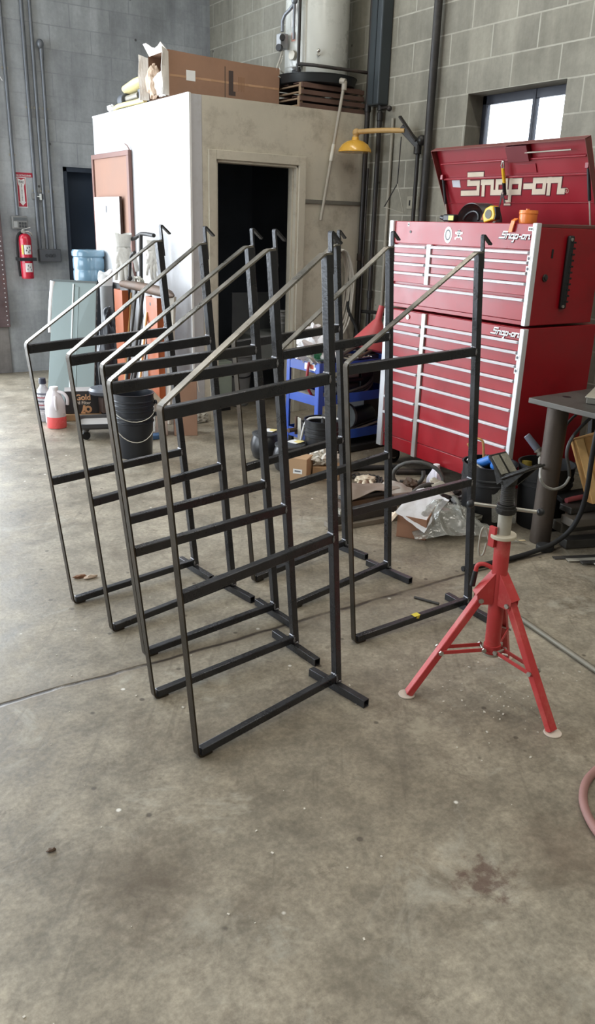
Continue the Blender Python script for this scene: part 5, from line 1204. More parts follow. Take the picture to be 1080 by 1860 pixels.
# ------------------------------------------------------------------ blue service cart
ca = R(5)
def CP(x,y,z): return V((3.10+x*math.cos(ca)-y*math.sin(ca), 4.42+x*math.sin(ca)+y*math.cos(ca), z))
def cbox(b,x0,x1,y0,y1,z0,z1):
    return b.hexa([CP(x,y,z) for z in (z0,z1) for x,y in ((x0,y0),(x1,y0),(x1,y1),(x0,y1))])
CW, CD = .72, .36
ct = thing('service_cart', 'blue three shelf steel service cart loaded with tools and hoses', 'cart', (3.45,4.62,0), ca)
for zt_, nm in ((.662,'top'),(.437,'mid'),(.170,'low')):
    sh_ = part('shelf', cbox(B(),0,CW,0,CD,zt_-.066,zt_-.060), BLUE, ct, .001, 0)
    lp_ = B(); cbox(lp_,0,CW,-.002,.002,zt_-.066,zt_); cbox(lp_,0,CW,CD-.002,CD+.002,zt_-.066,zt_); cbox(lp_,-.002,.002,0,CD,zt_-.066,zt_); cbox(lp_,CW-.002,CW+.002,0,CD,zt_-.066,zt_)
    part('shelf_lip', lp_, BLUE, sh_, .001, 0)
for x_,y_ in ((0,0),(CW,0),(0,CD),(CW,CD)):
    sx, sy = (1 if x_==0 else -1), (1 if y_==0 else -1)
    b = B(); cbox(b,x_-.004*(sx>0)-(.0 if sx>0 else -.001),x_+.036*sx if sx>0 else x_+.004,y_-.005,y_+.0,.06,.668) if sx>0 else cbox(b,x_-.036,x_+.004,y_-.005,y_,.06,.668)
    part('corner_post', b, BLUE, ct, .001, 0)
    b = B(); cbox(b,x_-.005,x_,min(y_,y_+.036*sy),max(y_,y_+.036*sy),.06,.668)
    part('corner_post', b, BLUE, ct, .001, 0)
    c_ = CP(x_+.03*sx,y_+.03*sy,.04)
    cs = part('caster', B().cyl(c_+V((0,0,.02)),c_+V((0,0,.066)),.018,n=10), DSTEEL, ct)
    part('wheel', B().cyl(c_-V((.014,0,0))-V((0,0,.002)),c_+V((.014,0,0))-V((0,0,.002)),.037,n=20), BLACKM, cs, .003)
hd_ = part('push_handle', B().tube([CP(-.0,.04,.66),CP(-.06,.04,.72),CP(-.07,.18,.73),CP(-.06,.32,.72),CP(0,.32,.66)], .011, 10, smooth=2), mat('pale_cart_handle', rgb(176,174,166), .4, .5), ct)
part('price_sticker', B().hexa([CP(-.0035,y_,z_) for y_,z_ in ((.05,.61),(.16,.61),(.16,.655),(.05,.655))]+[CP(-.0025,y_,z_) for y_,z_ in ((.05,.61),(.16,.61),(.16,.655),(.05,.655))]), WHITE, ct, 0, 0, label='white sticker with red print')
part('sticker_print', B().hexa([CP(-.0042,y_,z_) for y_,z_ in ((.06,.62),(.10,.62),(.10,.648),(.06,.648))]+[CP(-.0036,y_,z_) for y_,z_ in ((.06,.62),(.10,.62),(.10,.648),(.06,.648))]), mat('red_print', rgb(190,90,70)), ct, 0, 0)
Z1, Z2, Z3 = .602, .377, .110
# top shelf load
tr = thing('plastic_bag', 'crumpled white plastic bag with green print on the top shelf of the blue cart', 'bag', CP(.10,.16,Z1+.005))
part('bag_body', B().blob(CP(.105,.16,Z1+.115),(.12,.11,.105),3,.75,2.0,4,Z1+.003,True), mat('white_bag_plastic', rgb(238,238,240), .4, 0, .04, 9, trans=.1), tr, 0, 30)
part('bag_tuft', B().blob(CP(.09,.20,Z1+.235),(.06,.05,.055),11,.7,2.2,3,None,True), mat('white_bag_plastic', rgb(238,238,240)), tr, 0, 30)
part('green_print', B().blob(CP(.045,.075,Z1+.125),(.028,.012,.045),5,.5,2.2,3), mat('green_bag_print', rgb(50,128,88), .5), tr, 0, 30)
solo('cart_cable', B().tube([CP(.02,.05,Z1+.05)]+[CP(.10+.07*math.cos(a),.07+.05*math.sin(a),Z1+.012+.004*i) for i,a in enumerate([k*.6 for k in range(22)])]+[CP(-.02,.18,Z1+.10),CP(-.035,.24,Z1+.13)], .007, 8), mat('dark_green_cable', rgb(64,84,78), .5), 'dark green cable coiled at the front of the cart top shelf', 'cable')
random.seed(21)
def rodthing(name, p, q, r_, m, label, cat, n=10): return solo(name, B().cyl(p,q,r_,n=n), m, label, cat)
tools = [(.24,.05,.62,.30,.012,DSTEEL,'long dark pry bar lying at the back of the cart top shelf','pry_bar','pry bar',.10),
         (.20,.28,.70,.26,.009,ZINC,'thin bright tube lying along the rear of the cart top shelf','bright_tube','tube',.135),
         (.26,.10,.50,.14,.011,DSTEEL,'dark bar lying across the middle of the cart top shelf','steel_bar','bar',.07),
         (.30,.03,.47,.07,.008,ZINCD,'dull spanner shaped bar at the front of the cart top shelf','spanner','spanner',.062),
         (.40,.04,.66,.20,.012,RUST,'rusty bar lying diagonally on the cart top shelf','rusty_bar','bar',.075)]
for x0_,y0_,x1_,y1_,r_,m_,lb,nm,ct_,dz in tools:
    rodthing(nm, CP(x0_,y0_,Z1+dz), CP(x1_,y1_,Z1+dz+.006), r_, m_, lb, ct_)
hm = thing('claw_tool', 'dark pipe tool with a curved head standing out of the cart top shelf', 'tool', CP(.30,.2,Z1))
part('head', B().tube([CP(.26,.20,Z1+.13),CP(.30,.18,Z1+.16),CP(.345,.17,Z1+.15),CP(.36,.17,Z1+.11)], .016, 8, smooth=1), DSTEEL, hm)
part('shaft', B().cyl(CP(.30,.19,Z1+.005),CP(.30,.18,Z1+.15),.012,n=10), DSTEEL, hm)
for i,(x_,y_) in enumerate(((.33,.06),(.40,.10),(.46,.06))):
    g_ = thing('c_clamp', ('dull grey clamp at the front of the cart top shelf nearest the bag','dull grey clamp behind the front lip of the cart top shelf','dull grey clamp at the front of the cart top shelf nearest the tool cabinet')[i], 'clamp', CP(x_,y_,Z1), group='clamps on the cart top shelf')
    part('clamp_frame', B().tube([CP(x_-.02,y_,Z1+.066),CP(x_-.05,y_+.01,Z1+.070),CP(x_-.05,y_+.05,Z1+.075),CP(x_+.02,y_+.06,Z1+.075)], .009, 8, smooth=1), ZINCD, g_)
    part('clamp_screw', B().cyl(CP(x_-.03,y_-.01,Z1+.066),CP(x_+.045,y_-.015,Z1+.072),.006,n=8).cyl(CP(x_+.045,y_-.035,Z1+.072),CP(x_+.045,y_+.005,Z1+.072),.004,n=8), ZINC, g_)
for i in range(5): solo('packed_case', B().box(CP(.16+.13*i,.24-.03*(i%2),Z1+.03),(.11,.12,.06-.008*(i%3))), (DSTEEL,BLACK,RUST,BLACKM,DSTEEL)[i], ('dark steel box','black box','rusty box','rubber lined black box','dull steel block')[i]+' on the cart top shelf '+('behind the white bag','behind the claw tool','at the middle rear','under the bright tube','at the end by the tool cabinet')[i], 'box', .006)
fn = thing('red_funnel', 'big faded red plastic funnel lying upside down behind the blue cart top', 'funnel', (3.83,4.80,.665))
RF = mat('faded_red_plastic', rgb(190,84,86), .45, 0, .06, 3)
part('funnel_cone', B().lathe([(.165,0),(.168,.012),(.15,.045),(.045,.20),(.026,.225),(.022,.33),(.019,.33),(.022,.22),(.04,.195),(.145,.04),(.158,.0)], (3.83,4.80,.672), 36, Mx.Rotation(R(4),3,'X')@Mx.Rotation(R(12),3,'Y'), False, False), RF, fn)
part('funnel_stand', B().lohi(3.72,3.95,4.70,4.92,.003,.668), mat('dark_steel_box', rgb(50,50,52), .5), fn, .006)
# middle shelf load
solo('red_hose', B().tube([CP(-.012,.10,.665),CP(-.025,.10,.60),CP(-.022,.11,.50),CP(.03,.10,.42),CP(.05,.12,Z2+.01)], .010, 8, smooth=2), mat('red_tool_hose', rgb(150,40,48), .5), 'thin red hose dangling at the left end of the blue cart', 'hose')
solo('folded_sheet', B().hexa([CP(x_,y_,z_) for z_ in (Z2+.002,Z2+.06) for x_,y_ in ((.02,.10),(.16,.10),(.16,.30),(.02,.30))]), mat('dusty_grey_bundle', rgb(128,124,114), .8), 'dusty grey bundle at the left of the cart middle shelf', 'bundle', .02)
for i in range(3):
    solo('cart_hose', B().tube([CP(.24+.02*i,.06,Z2+.012+.02*i),CP(.36,.03+.015*i,Z2+.020+.02*i),CP(.50,.05,Z2+.05+.018*i),CP(.62,.12,Z2+.09+.018*i),CP(.64,.2,Z2+.08+.02*i)], .010, 8, smooth=2), (RUB,BLACKM,RUB)[i], ('lowest','middle','topmost')[i]+' of three hoses curving along the cart middle shelf', 'hose', group='hoses on the cart middle shelf')
solo('grinder', B().cyl(CP(.30,.20,Z2+.05),CP(.52,.20,Z2+.06),.045,n=18).cyl(CP(.52,.20,Z2+.06),CP(.58,.2,Z2+.06),.06,n=18), DSTEEL, 'dark round grinder body at the back of the cart middle shelf', 'grinder', .006)
solo('pale_tray', B().lohi(3.44,3.58,4.60,4.68,Z2+.135,Z2+.165), mat('pale_grey_tray', rgb(150,148,142), .5), 'pale grey tray stacked on the grinder in the blue cart', 'tray', .004)
solo('tray_case', B().lohi(3.60,3.72,4.60,4.72,Z2+.004,Z2+.17), BLACK, 'black case at the right of the cart middle shelf', 'case', .006)
solo('mid_box', B().lohi(3.40,3.60,4.57,4.70,Z2+.11,Z2+.134), BLACK, 'flat black box under the pale grey tray in the blue cart', 'box', .004)
# bottom shelf load
gw = thing('bench_motor', 'dark motor with a grey grinding wheel on the cart bottom shelf', 'motor', CP(.40,.15,Z3))
part('motor_body', B().cyl(CP(.44,.16,Z3+.10),CP(.66,.19,Z3+.10),.075,n=22), BLACK, gw, .008)
part('grinding_wheel', B().cyl(CP(.395,.15,Z3+.12),CP(.42,.152,Z3+.12),.095,n=30), mat('grey_grind_wheel', rgb(84,86,84), .8), gw, .003)
part('spindle', B().cyl(CP(.33,.14,Z3+.12),CP(.43,.153,Z3+.12),.010,n=10), ZINC, gw)
part('foot', cbox(B(),.47,.62,.10,.24,Z3+.003,Z3+.04), BLACK, gw)
cy_ = thing('gas_cylinder', 'dark cylinder lying on the cart bottom shelf, its valve end sticking out left', 'cylinder', CP(.10,.2,Z3))
part('cylinder_body', B().cyl(CP(.0,.20,Z3+.064),CP(.26,.21,Z3+.064),.060,n=20), DSTEEL, cy_, .01)
part('valve', B().cyl(CP(-.10,.20,Z3+.064),CP(0,.2,Z3+.064),.016,n=12).cyl(CP(-.03,.2,Z3+.03),CP(-.03,.2,Z3+.16),.012,n=10), RUST, cy_)
part('pull_tab', B().prism([(-.02,.08),(.02,.08),(.012,-.12),(-.02,-.14),(-.028,-.05)], CP(-.045,.15,Z3+.08), (0,1,0), (0,0,1), (.006,0,0)), ZINCD, cy_, .001)
for i in range(3):
    solo('flat_bar', B().bar(CP(.33,.03+.03*i,Z3+.010+.012*i),CP(.72,.05+.04*i,Z3+.055+.012*i),.03,.006,(0,1,0)), ZINCD if i==1 else DSTEEL, ('lowest flat bar','bright middle flat bar','topmost flat bar')[i]+' along the cart bottom shelf front', 'bar', .001, 0)
solo('dark_case', B().hexa([CP(x_,y_,z_) for z_ in (.004,.050) for x_,y_ in ((.10,-.02),(.70,-.02),(.70,.30),(.10,.30))]), BLACKM, 'flat black slab on the floor beneath the blue cart', 'slab', .006)

# ------------------------------------------------------------------ pots, cartons and pail before the cart
def pot(x,y,s,label,rot):
    t_ = thing('lidded_pot', label, 'pot', (x,y,0), group='black lidded pots with papers on top')
    part('pot_body', B().lathe([(.075*s,.001),(.09*s,.01),(.108*s,.06),(.110*s,.10),(.098*s,.145),(.086*s,.165)], (x,y,0), 36, cap1=True), mat('black_glazed_pot', rgb(36,37,40), .35, 0, .1, 6), t_, 0, 50)
    part('pot_lid', B().lathe([(.090*s,.165),(.098*s,.167),(.098*s,.178),(.080*s,.186),(.0,.190)], (x,y,0), 36, cap0=True, cap1=False), mat('grey_black_lid', rgb(64,66,68), .3, 0, .1, 6), t_, 0, 40)
    c_, s_ = math.cos(rot), math.sin(rot)
    def Q(a,b_,z): return V((x+a*c_-b_*s_, y+a*s_+b_*c_, z))
    part('paper_tag', B().hexa([Q(a,b_,z) for z in (.1905,.1925) for a,b_ in ((-.01*s,-.06*s),(.07*s,-.06*s),(.07*s,.02*s),(-.01*s,.02*s))]), WHITE, t_, 0, 0)
    part('yellow_tag', B().hexa([Q(a,b_,z) for z in (.193,.194) for a,b_ in ((.01*s,-.065*s),(.075*s,-.065*s),(.07*s,-.01*s),(.015*s,-.02*s))]), mat('pale_yellow_note', rgb(222,206,140), .7), t_, 0, 0)
    part('lid_knob', B().cyl(Q(.05*s,.05*s,.185),Q(.05*s,.05*s,.215),.006,n=8), BLACK, t_)
pot(2.80,4.62,.95,'left black lidded pot with a yellow note on its lid', .5)
pot(2.79,4.29,1.02,'right black lidded pot with a white note, behind the small tan carton', .3)
sc1 = thing('small_carton', 'small tan carton with a white label standing before the lidded pot', 'box', (2.70,4.02,0))
A2 = math.atan2(3.959-4.080, 2.740-2.655)
_,o_,ux_,uy_ = boxat(sc1,(2.648,4.085,0),R(-52),.125,.13,.001,.155,CARD2,'carton_body')
part('white_label', B().hexa([o_+V((0,0,z))+ux_*a+uy_*b_ for z in (.055,.085) for a,b_ in ((.035,-.0012),(.095,-.0012),(.095,0),(.035,0))]), WHITE, sc1, 0, 0)
part('label_print', B().hexa([o_+V((0,0,z))+ux_*a+uy_*b_ for z in (.067,.076) for a,b_ in ((.045,-.0020),(.085,-.0020),(.085,-.0012),(.045,-.0012))]), mat('grey_print', rgb(90,92,100)), sc1, 0, 0)
sc2 = thing('bag_carton', 'low tan carton with white paper bag spilling over it, right of the small carton', 'box', (2.88,3.97,0))
_,o_,ux_,uy_ = boxat(sc2,(2.80,4.03,0),R(-38),.17,.13,.001,.085,CARD2,'carton_body')
pb_ = B().blob((2.90,4.06,.135),(.085,.075,.065),14,.6,1.9,4,.088,True)
solo('paper_bag', pb_, mat('white_kraft_bag', rgb(216,212,202), .7, 0, .08, 8), 'crumpled white bag lying on the low tan carton', 'bag', smooth=25)
pail('cable_pail', 3.00,4.22,0,.105,.120,.34,'black ribbed pail with a pale cord over its rim in front of the blue cart',None,0,3,BLACK)
solo('looped_cord', B().tube([(2.90,4.34,.10),(2.885,4.29,.24),(2.90,4.27,.335),(2.95,4.24,.352),(3.02,4.18,.350),(3.06,4.13,.352),(3.09,4.10,.35)], .008, 8, smooth=2), mat('white_cord', rgb(206,206,204), .5), 'pale cord looped over the rim of the black ribbed pail', 'cord')
for i in range(5):
    solo('pail_scrap', B().tube([(2.96+.025*i,4.16+.03*(i%2),.30),(3.0+.012*i,4.22,.36+.01*(i%3)),(3.04+.01*i,4.26-.02*i,.345)], .012, 8, smooth=1), (BLACKM,DSTEEL,RUB,BLACK,ZINC)[i], ('first','second','third','fourth','bright fifth')[i]+' hose end from the left in the black ribbed pail', 'hose', group='hose ends in the black ribbed pail')
solo('white_nozzle', B().cyl((3.06,4.10,.352),(3.085,4.085,.40),.016,.011,12), WPLAST, 'white nozzle sticking up at the right rim of the black ribbed pail', 'nozzle')

# ------------------------------------------------------------------ clutter on the floor before the cabinet
solo('floor_cardboard', B().hexa([(2.82,3.66,.001),(3.02,3.44,.001),(3.50,3.62,.001),(3.22,3.90,.001),(2.82,3.66,.005),(3.02,3.44,.006),(3.50,3.62,.006),(3.22,3.90,.005)]), mat('grey_flat_cardboard', rgb(146,138,122), .85, 0, .1, 4), 'flat dusty cardboard sheet on the floor before the tool cabinet', 'cardboard', 0, 0)
# chain
b = B(); cpts = [V((3.02,3.93,0)),V((3.08,3.92,0)),V((3.13,3.86,0)),V((3.17,3.81,0)),V((3.14,3.76,0)),V((3.12,3.73,0)),V((3.09,3.70,0))]
seg = []
for a_, c_ in zip(cpts, cpts[1:]):
    for k in range(4): seg.append(a_.lerp(c_, k/4))
for i, p_ in enumerate(seg):
    d_ = (seg[min(i+1,len(seg)-1)]-seg[max(i-1,0)]).normalized(); n_ = V((-d_.y,d_.x,0))
    p_ = p_ + n_*.012*math.sin(i*1.9)
    up_ = V((0,0,1)) if i%2 else (n_*.8+V((0,0,.6)))
    b.torus(p_+V((0,0,.020)), .0125, .0042, d_, n_ if i%2 else (n_*.45+V((0,0,.9))), 14, 6, 1.45)
solo('steel_chain', b, DSTEEL, 'dark steel chain heaped on the floor left of the tool cabinet caster', 'chain', smooth=60)
gl = thing('leather_glove', 'pale leather work glove lying on the floor beside the steel chain', 'glove', (3.03,3.77,0.006))
LG = mat('pale_leather', rgb(206,194,172), .8, 0, .2, 14, .3, 60)
part('palm', B().blob((3.045,3.79,.030),(.07,.055,.028),3,.35,2.4,4,.006), LG, gl, 0, 60)
for k,(ex_,ey_) in enumerate(((2.955,3.74),(2.965,3.705),(2.99,3.685),(3.03,3.675))):
    part('finger', B().tube([(3.03+.008*k,3.775-.01*k,.028),((3.03+ex_)/2,(3.775+ey_)/2,.036),(ex_,ey_,.018)], lambda q: .016*(1-.3*q), 8, smooth=1), LG if k%2 else mat('brown_leather', rgb(112,88,70), .8), gl, 0, 60)
solo('crumpled_sheet', B().grid(lambda u,v: (2.93+.20*u+.09*v, 3.55+.14*v-.14*u, .012+.055*math.sin(PI*u)*math.sin(PI*v)+.02*NZ.noise(V((u*5,v*5,1)))+.012), 14, 14, .002), mat('grey_pink_sheet', rgb(166,158,150), .7, 0, .1, 6), 'crumpled pale sheet on the floor left of the coiled hose', 'sheet', smooth=40)
# coil of hose standing up, jug, scrap lumps
b = B().tube([V((3.23,3.44,.105))+V((.105*math.cos(a),-.105*math.cos(a),0)).normalized()*0 + V((.09*math.cos(a),-.085*math.cos(a),.092*math.sin(a)))+V((.0,.01*k,0)) for k,a in enumerate([2*PI*i/18-.6 for i in range(21)])], .0125, 10)
solo('hose_loop', b, RUB, 'grey rubber hose standing in a loop before the white floor jug', 'hose')
jw = thing('floor_jug', 'white plastic jug standing on the floor before the red tool cabinet', 'jug', (3.40,3.53,0))
part('jug_body', B().lathe([(.05,.001),(.056,.008),(.056,.055),(.050,.07),(.020,.125),(.018,.130)], (3.41,3.535,0), 24), mat('white_opaque_jug', rgb(222,218,228), .4), jw, 0, 35)
part('cap', B().cyl((3.41,3.535,.130),(3.41,3.535,.150),.0215,n=16), WPLAST, jw, .002)
part('handle', B().tube([(3.395,3.515,.118),(3.375,3.49,.105),(3.370,3.485,.07),(3.378,3.497,.045)], .010, 8, smooth=1), mat('white_opaque_jug', rgb(222,218,228)), jw)
for i,(x,y,sx,sy,sz,m_,lb) in enumerate([
  (3.22,3.56,.045,.05,.045,RUST,'round rusty casting inside the hose loop'),
  (3.30,3.42,.06,.045,.03,DSTEEL,'dark casting at the right of the hose loop'),
  (3.17,3.36,.05,.04,.028,BLACKM,'black rubber lump below the hose loop'),
  (3.24,3.28,.07,.05,.03,BLACKM,'black crumpled cover behind the cardboard box'),
  (3.08,3.20,.055,.05,.045,RUST,'brown crumpled lump left of the torn box'),
  (3.34,3.30,.06,.05,.05,DSTEEL,'dark casting between jug and black pail'),
  (3.28,3.18,.05,.05,.04,DSTEEL,'dark fitting beside the black pail')]):
    solo('scrap_casting', B().blob((x,y,sz*.75),(sx,sy,sz),i+20,.45,2.2,3,.001,True), m_, lb, 'scrap', smooth=30)
for i,(p_,q_,r_,m_,lb) in enumerate([
  ((3.05,4.10,.018),(3.44,3.95,.018),.017,BLACKM,'thick black hose lying between the chain and the cart'),
  ((3.36,3.86,.02),(3.62,3.72,.02),.020,DPIPE,'dark pipe lying under the tool cabinet front'),
  ((3.02,4.02,.012),(3.34,4.06,.05),.012,RUST,'rusty rod propped before the blue cart'),
  ((3.30,3.64,.014),(3.40,3.56,.014),.012,RUST,'short rusty bolt inside the hose loop'),
  ((3.26,3.70,.012),(3.34,3.66,.012),.011,DSTEEL,'short dark bar above the hose loop'),
  ((2.80,3.42,.035),(3.10,3.36,.035),.034,mat('wood_brown_tube', rgb(108,92,80), .7, 0, .2, 9),'thick brown tube left of the hose loop'),
  ((2.62,3.32,.018),(3.20,3.10,.018),.017,BLACKM,'black hose behind the white paper sheet')]):
    solo('floor_bar', B().cyl(p_,q_,r_,n=14), m_, lb, 'bar')
solo('curved_hose', B().tube([(2.74,3.02,.05),(2.80,3.10,.13),(2.88,3.14,.175),(2.98,3.16,.19),(3.06,3.16,.17)], .014, 10, smooth=2), RUB, 'grey hose arching behind the white paper sheet', 'hose')
# stack of steel lengths left of the paper box
for i,(y,z,w_,h_,m_,lb) in enumerate([(3.235,.0,.10,.028,mat('dusty_grey_plate', rgb(120,112,100), .7,.1),'bottom grey plate of the steel stack'),
   (3.25,.030,.08,.045,DSTEEL,'dark channel second from the bottom of the steel stack'),(3.265,.077,.07,.022,ZINCD,'pale flat bar in the middle of the steel stack'),
   (3.28,.101,.08,.030,RUST,'rusty angle second from the top of the steel stack'),(3.29,.133,.06,.020,DSTEEL,'topmost dark bar of the steel stack')]):
    ln_ = .44-.03*i
    solo('stock_bar', B().box((2.60+.012*i,y,z+h_/2+.001),(ln_,w_,h_),Mx.Rotation(R(-5+3*(i%3)),3,'Z')), m_, lb, 'steel bar', .002, 0, group='stack of steel lengths on the floor')
solo('draped_card', B().grid(lambda u,v: (2.50+.36*u, 3.24+.20*v, .165+.03*math.sin(4*u+1)*v+.02*NZ.noise(V((u*3,v*3,4)))-.09*max(0,.25-u)), 10, 8, .004), mat('brown_grey_card', rgb(128,114,102), .85, 0, .15, 6), 'brown crumpled card lying over the steel stack', 'cardboard', smooth=30)
# torn carton with paper, plastic sheeting
tc2 = thing('torn_carton', 'torn tan carton on the floor holding the white paper sheet', 'box', (2.80,2.96,0))
b = B(); A_ = [(2.632,2.985),(2.728,2.862),(2.955,3.01),(2.86,3.14)]
def wallq(p_,q_,h0,h1): 
    n_ = (V((q_[0]-p_[0],q_[1]-p_[1],0))).normalized(); n_ = V((-n_.y,n_.x,0))*.004
    b.hexa([V((p_[0],p_[1],.002)),V((q_[0],q_[1],.002)),V((q_[0],q_[1],.002))+n_,V((p_[0],p_[1],.002))+n_,V((p_[0],p_[1],h0)),V((q_[0],q_[1],h1)),V((q_[0],q_[1],h1))+n_,V((p_[0],p_[1],h0))+n_])
wallq(A_[0],A_[1],.125,.115); wallq(A_[1],A_[2],.115,.15); wallq(A_[2],A_[3],.15,.15); wallq(A_[3],A_[0],.15,.125)
b.hexa([(x,y,z) for z in (.001,.005) for x,y in A_])
part('carton_wall', b, CARD3, tc2, 0, 0)
part('torn_flap', B().grid(lambda u,v: V((2.632-.05*v+.02*u,2.985-.01*v+.07*u,.125-.03*v+.012*math.sin(5*u))), 4, 3, .004), mat('pale_card_edge', rgb(206,188,166)), tc2, 0, 30)
solo('paper_sheet', B().grid(lambda u,v: V((2.617,2.99,.142)).lerp(V((2.70,2.845,.055)),v).lerp(V((2.94,3.15,.185)).lerp(V((3.0,2.985,.145)),v),u)+V((0,0,.008*NZ.noise(V((u*7,v*6,2)))+.012*math.sin(PI*u))), 16, 12, .0015), mat('creased_white_paper', rgb(230,232,238), .75, 0, .05, 22, .3, 40), 'creased white paper sheet draped over the torn carton', 'paper', smooth=40)
solo('white_wrap', B().grid(lambda u,v: (2.98+.22*u+.04*v, 3.08+.10*v-.03*u, .16+.05*math.sin(3*u+1)*v-.10*u*u+.03*NZ.noise(V((u*4,v*4,7)))), 12, 10, .003), mat('dirty_white_wrap', rgb(200,196,184), .7, 0, .15, 10), 'dirty white wrapping behind the torn carton', 'wrapping', smooth=30)
PLS = mat('clear_plastic_sheet', rgb(150,150,142), .14, 0, .1, 8, 0, 40, coat=.3, spec=.9, alpha=.55, dirt=rgb(200,200,194), dirt_amt=.5, dscale=5)
def sheetfn(u,v):
    x = 2.66+.50*u*(1-.35*v)+.10*v; y = 2.86-.24*u*(1-v)+.26*v-.06*u
    hgt = .145*math.sin(PI*min(1,u*.85+.12))*math.sin(PI*min(1,.10+v*.75))*(1.1 if u<.75 else .9)
    q = V((u*5.5,v*4.5,3))
    z = .006+max(0,hgt)*.9+.10*(.5-abs(NZ.noise(q*.9)))*(.08+hgt*4)+.035*(.4-abs(NZ.noise(q*2.0+V((9,2,1)))))*(.3+hgt*4)-.012
    z = max(z, .004)
    return V((x+.02*NZ.noise(q*1.3+V((5,0,0))),y+.02*NZ.noise(q*1.3+V((0,5,0))),z))
solo('plastic_sheeting', B().grid(sheetfn, 64, 48, 0), PLS, 'crumpled clear plastic sheeting heaped on the floor beside the torn carton', 'plastic sheet', smooth=25)
solo('sheeting_filler', B().blob((2.96,2.93,.055),(.18,.11,.055),31,.4,2.0,4,.002), mat('grey_foam_wrap', rgb(112,110,100), .6, 0, .2, 8), 'grey bundle wrapped under the clear plastic sheeting', 'bundle', smooth=40)
solo('plastic_peak', B().grid(lambda u,v: (3.15+.10*u, 2.80-.08*u+.03*v, .05+.20*v*(1-.3*u)+.02*NZ.noise(V((u*4,v*4,1)))), 8, 10, 0), PLS, 'upright flap of clear plastic between the rightmost rack and the pipe stand', 'plastic sheet', smooth=25)

# ------------------------------------------------------------------ scrap pails beside the cabinet
pail('scrap_pail', 3.235,2.935,0,.130,.148,.345,'wide black pail full of blue and grey scraps before the tool cabinet',None,0,2,BLACK)
pail('dark_pail', 3.47,2.74,0,.125,.150,.36,'dark pail with a hinged hose fitting leaning in it beside the table leg',None,0,2,BLACKM)
for i,(p_,q_,r_,m_,lb,nm,ct_) in enumerate([
  ((3.17,3.02,.30),(3.20,2.90,.375),.028,mat('bright_blue_plastic', rgb(44,110,190), .4),'blue plastic scraper in the wide black pail','blue_scraper','scraper'),
  ((3.25,3.0,.30),(3.31,2.90,.37),.030,DSTEEL,'dark can leaning in the wide black pail','dark_can','can'),
  ((3.18,2.90,.30),(3.11,2.99,.365),.012,ZINC,'bright metal stub at the left rim of the wide black pail','metal_stub','pipe stub'),
  ((3.20,2.97,.30),(3.14,3.03,.44),.006,WOODL,'thin tan stick rising from the wide black pail','tan_stick','stick'),
  ((3.28,2.93,.31),(3.24,2.99,.36),.020,GREYP,'grey plastic stub in the wide black pail','grey_stub','pipe stub')]):
    solo(nm, B().cyl(p_,q_,r_,r_*.85,14), m_, lb, ct_, .003)
solo('brass_hook', B().tube([(3.24,2.99,.33),(3.235,3.0,.43),(3.23,3.01,.455),(3.20,3.04,.463),(3.185,3.055,.45)], .007, 8, smooth=2), mat('pale_brass', rgb(206,160,104), .35, .5), 'brass coloured hooked tube rising from the wide black pail', 'hook')
solo('round_plug', B().lathe([(.035,0),(.04,.01),(.036,.035),(0,.04)],(3.20,2.85,.335),20,cap1=False), mat('bright_blue_plastic', rgb(44,110,190)), 'round blue plug near the front rim of the wide black pail', 'plug')
solo('yellow_can', B().cyl((3.44,2.86,.26),(3.46,2.88,.335),.035,n=18), mat('dull_yellow_can', rgb(166,146,60), .5), 'dull yellow can inside the dark pail', 'can', .003)
hf = thing('hose_fitting', 'grey hose fitting with a ribbed collar leaning out of the dark pail', 'hose fitting', (3.40,2.72,.36))
a_, c_ = V((3.40,2.66,.37)), V((3.33,2.79,.52))
part('sleeve', B().cyl(a_.lerp(c_,.55),c_,.020,.018,16), mat('slate_sleeve', rgb(104,108,120), .4), hf, .004)
part('collar', B().cyl(a_.lerp(c_,.35),a_.lerp(c_,.55),.018,n=16).cyl(a_.lerp(c_,.50),a_.lerp(c_,.54),.023,n=16).cyl(a_.lerp(c_,.40),a_.lerp(c_,.44),.023,n=16), ZINC, hf)
part('clamp_jaw', B().tube([a_.lerp(c_,.36),a_.lerp(c_,.2)+V((-.03,.02,0)),a_+V((-.035,.03,-.03))],.009,8,smooth=1).tube([a_.lerp(c_,.36),a_.lerp(c_,.15)+V((.02,-.02,0)),a_+V((.03,-.03,-.03))],.009,8,smooth=1), ZINCD, hf)

# ------------------------------------------------------------------ welding table and the scrap below it
tbx = [(3.174,2.676),(3.174,1.45),(4.35,1.45),(4.35,2.72)]
wt = thing('welding_table', 'thick steel plate table on a fat pipe leg at the right edge', 'table', (3.75,2.1,0))
part('table_top', B().hexa([(x,y,z) for z in (.733,.760) for x,y in tbx]), mat('grey_steel_plate', rgb(92,90,86), .45, .5, .2, 6, .08, 60, dirt=rgb(78,70,62), dirt_amt=.5), wt, .003, 0)
part('hole', B().cyl((3.37,2.60,.7598),(3.37,2.60,.7606),.022,n=20), BLACK, wt, 0, 0)
LEGM = mat('brown_grey_pipe', rgb(82,73,66), .55, .4, .2, 5, .12, 60, dirt=rgb(88,66,50), dirt_amt=.5, dscale=4)
for x,y in ((3.262,2.555),(3.262,1.58),(4.22,1.58),(4.22,2.58)): part('leg', B().cyl((x,y,.002),(x,y,.733),.0535,n=32), LEGM, wt)
bd = thing('black_binder', 'grey edged metal box on the welding table at the right frame edge', 'box', (3.55,2.45,.76))
part('box_shell', B().hexa([(x,y,z) for z in (.762,.790) for x,y in ((3.315,2.44),(3.42,2.20),(3.85,2.40),(3.72,2.66))]), mat('grey_metal_box', rgb(126,124,116), .45,.4), bd, .003, 0)
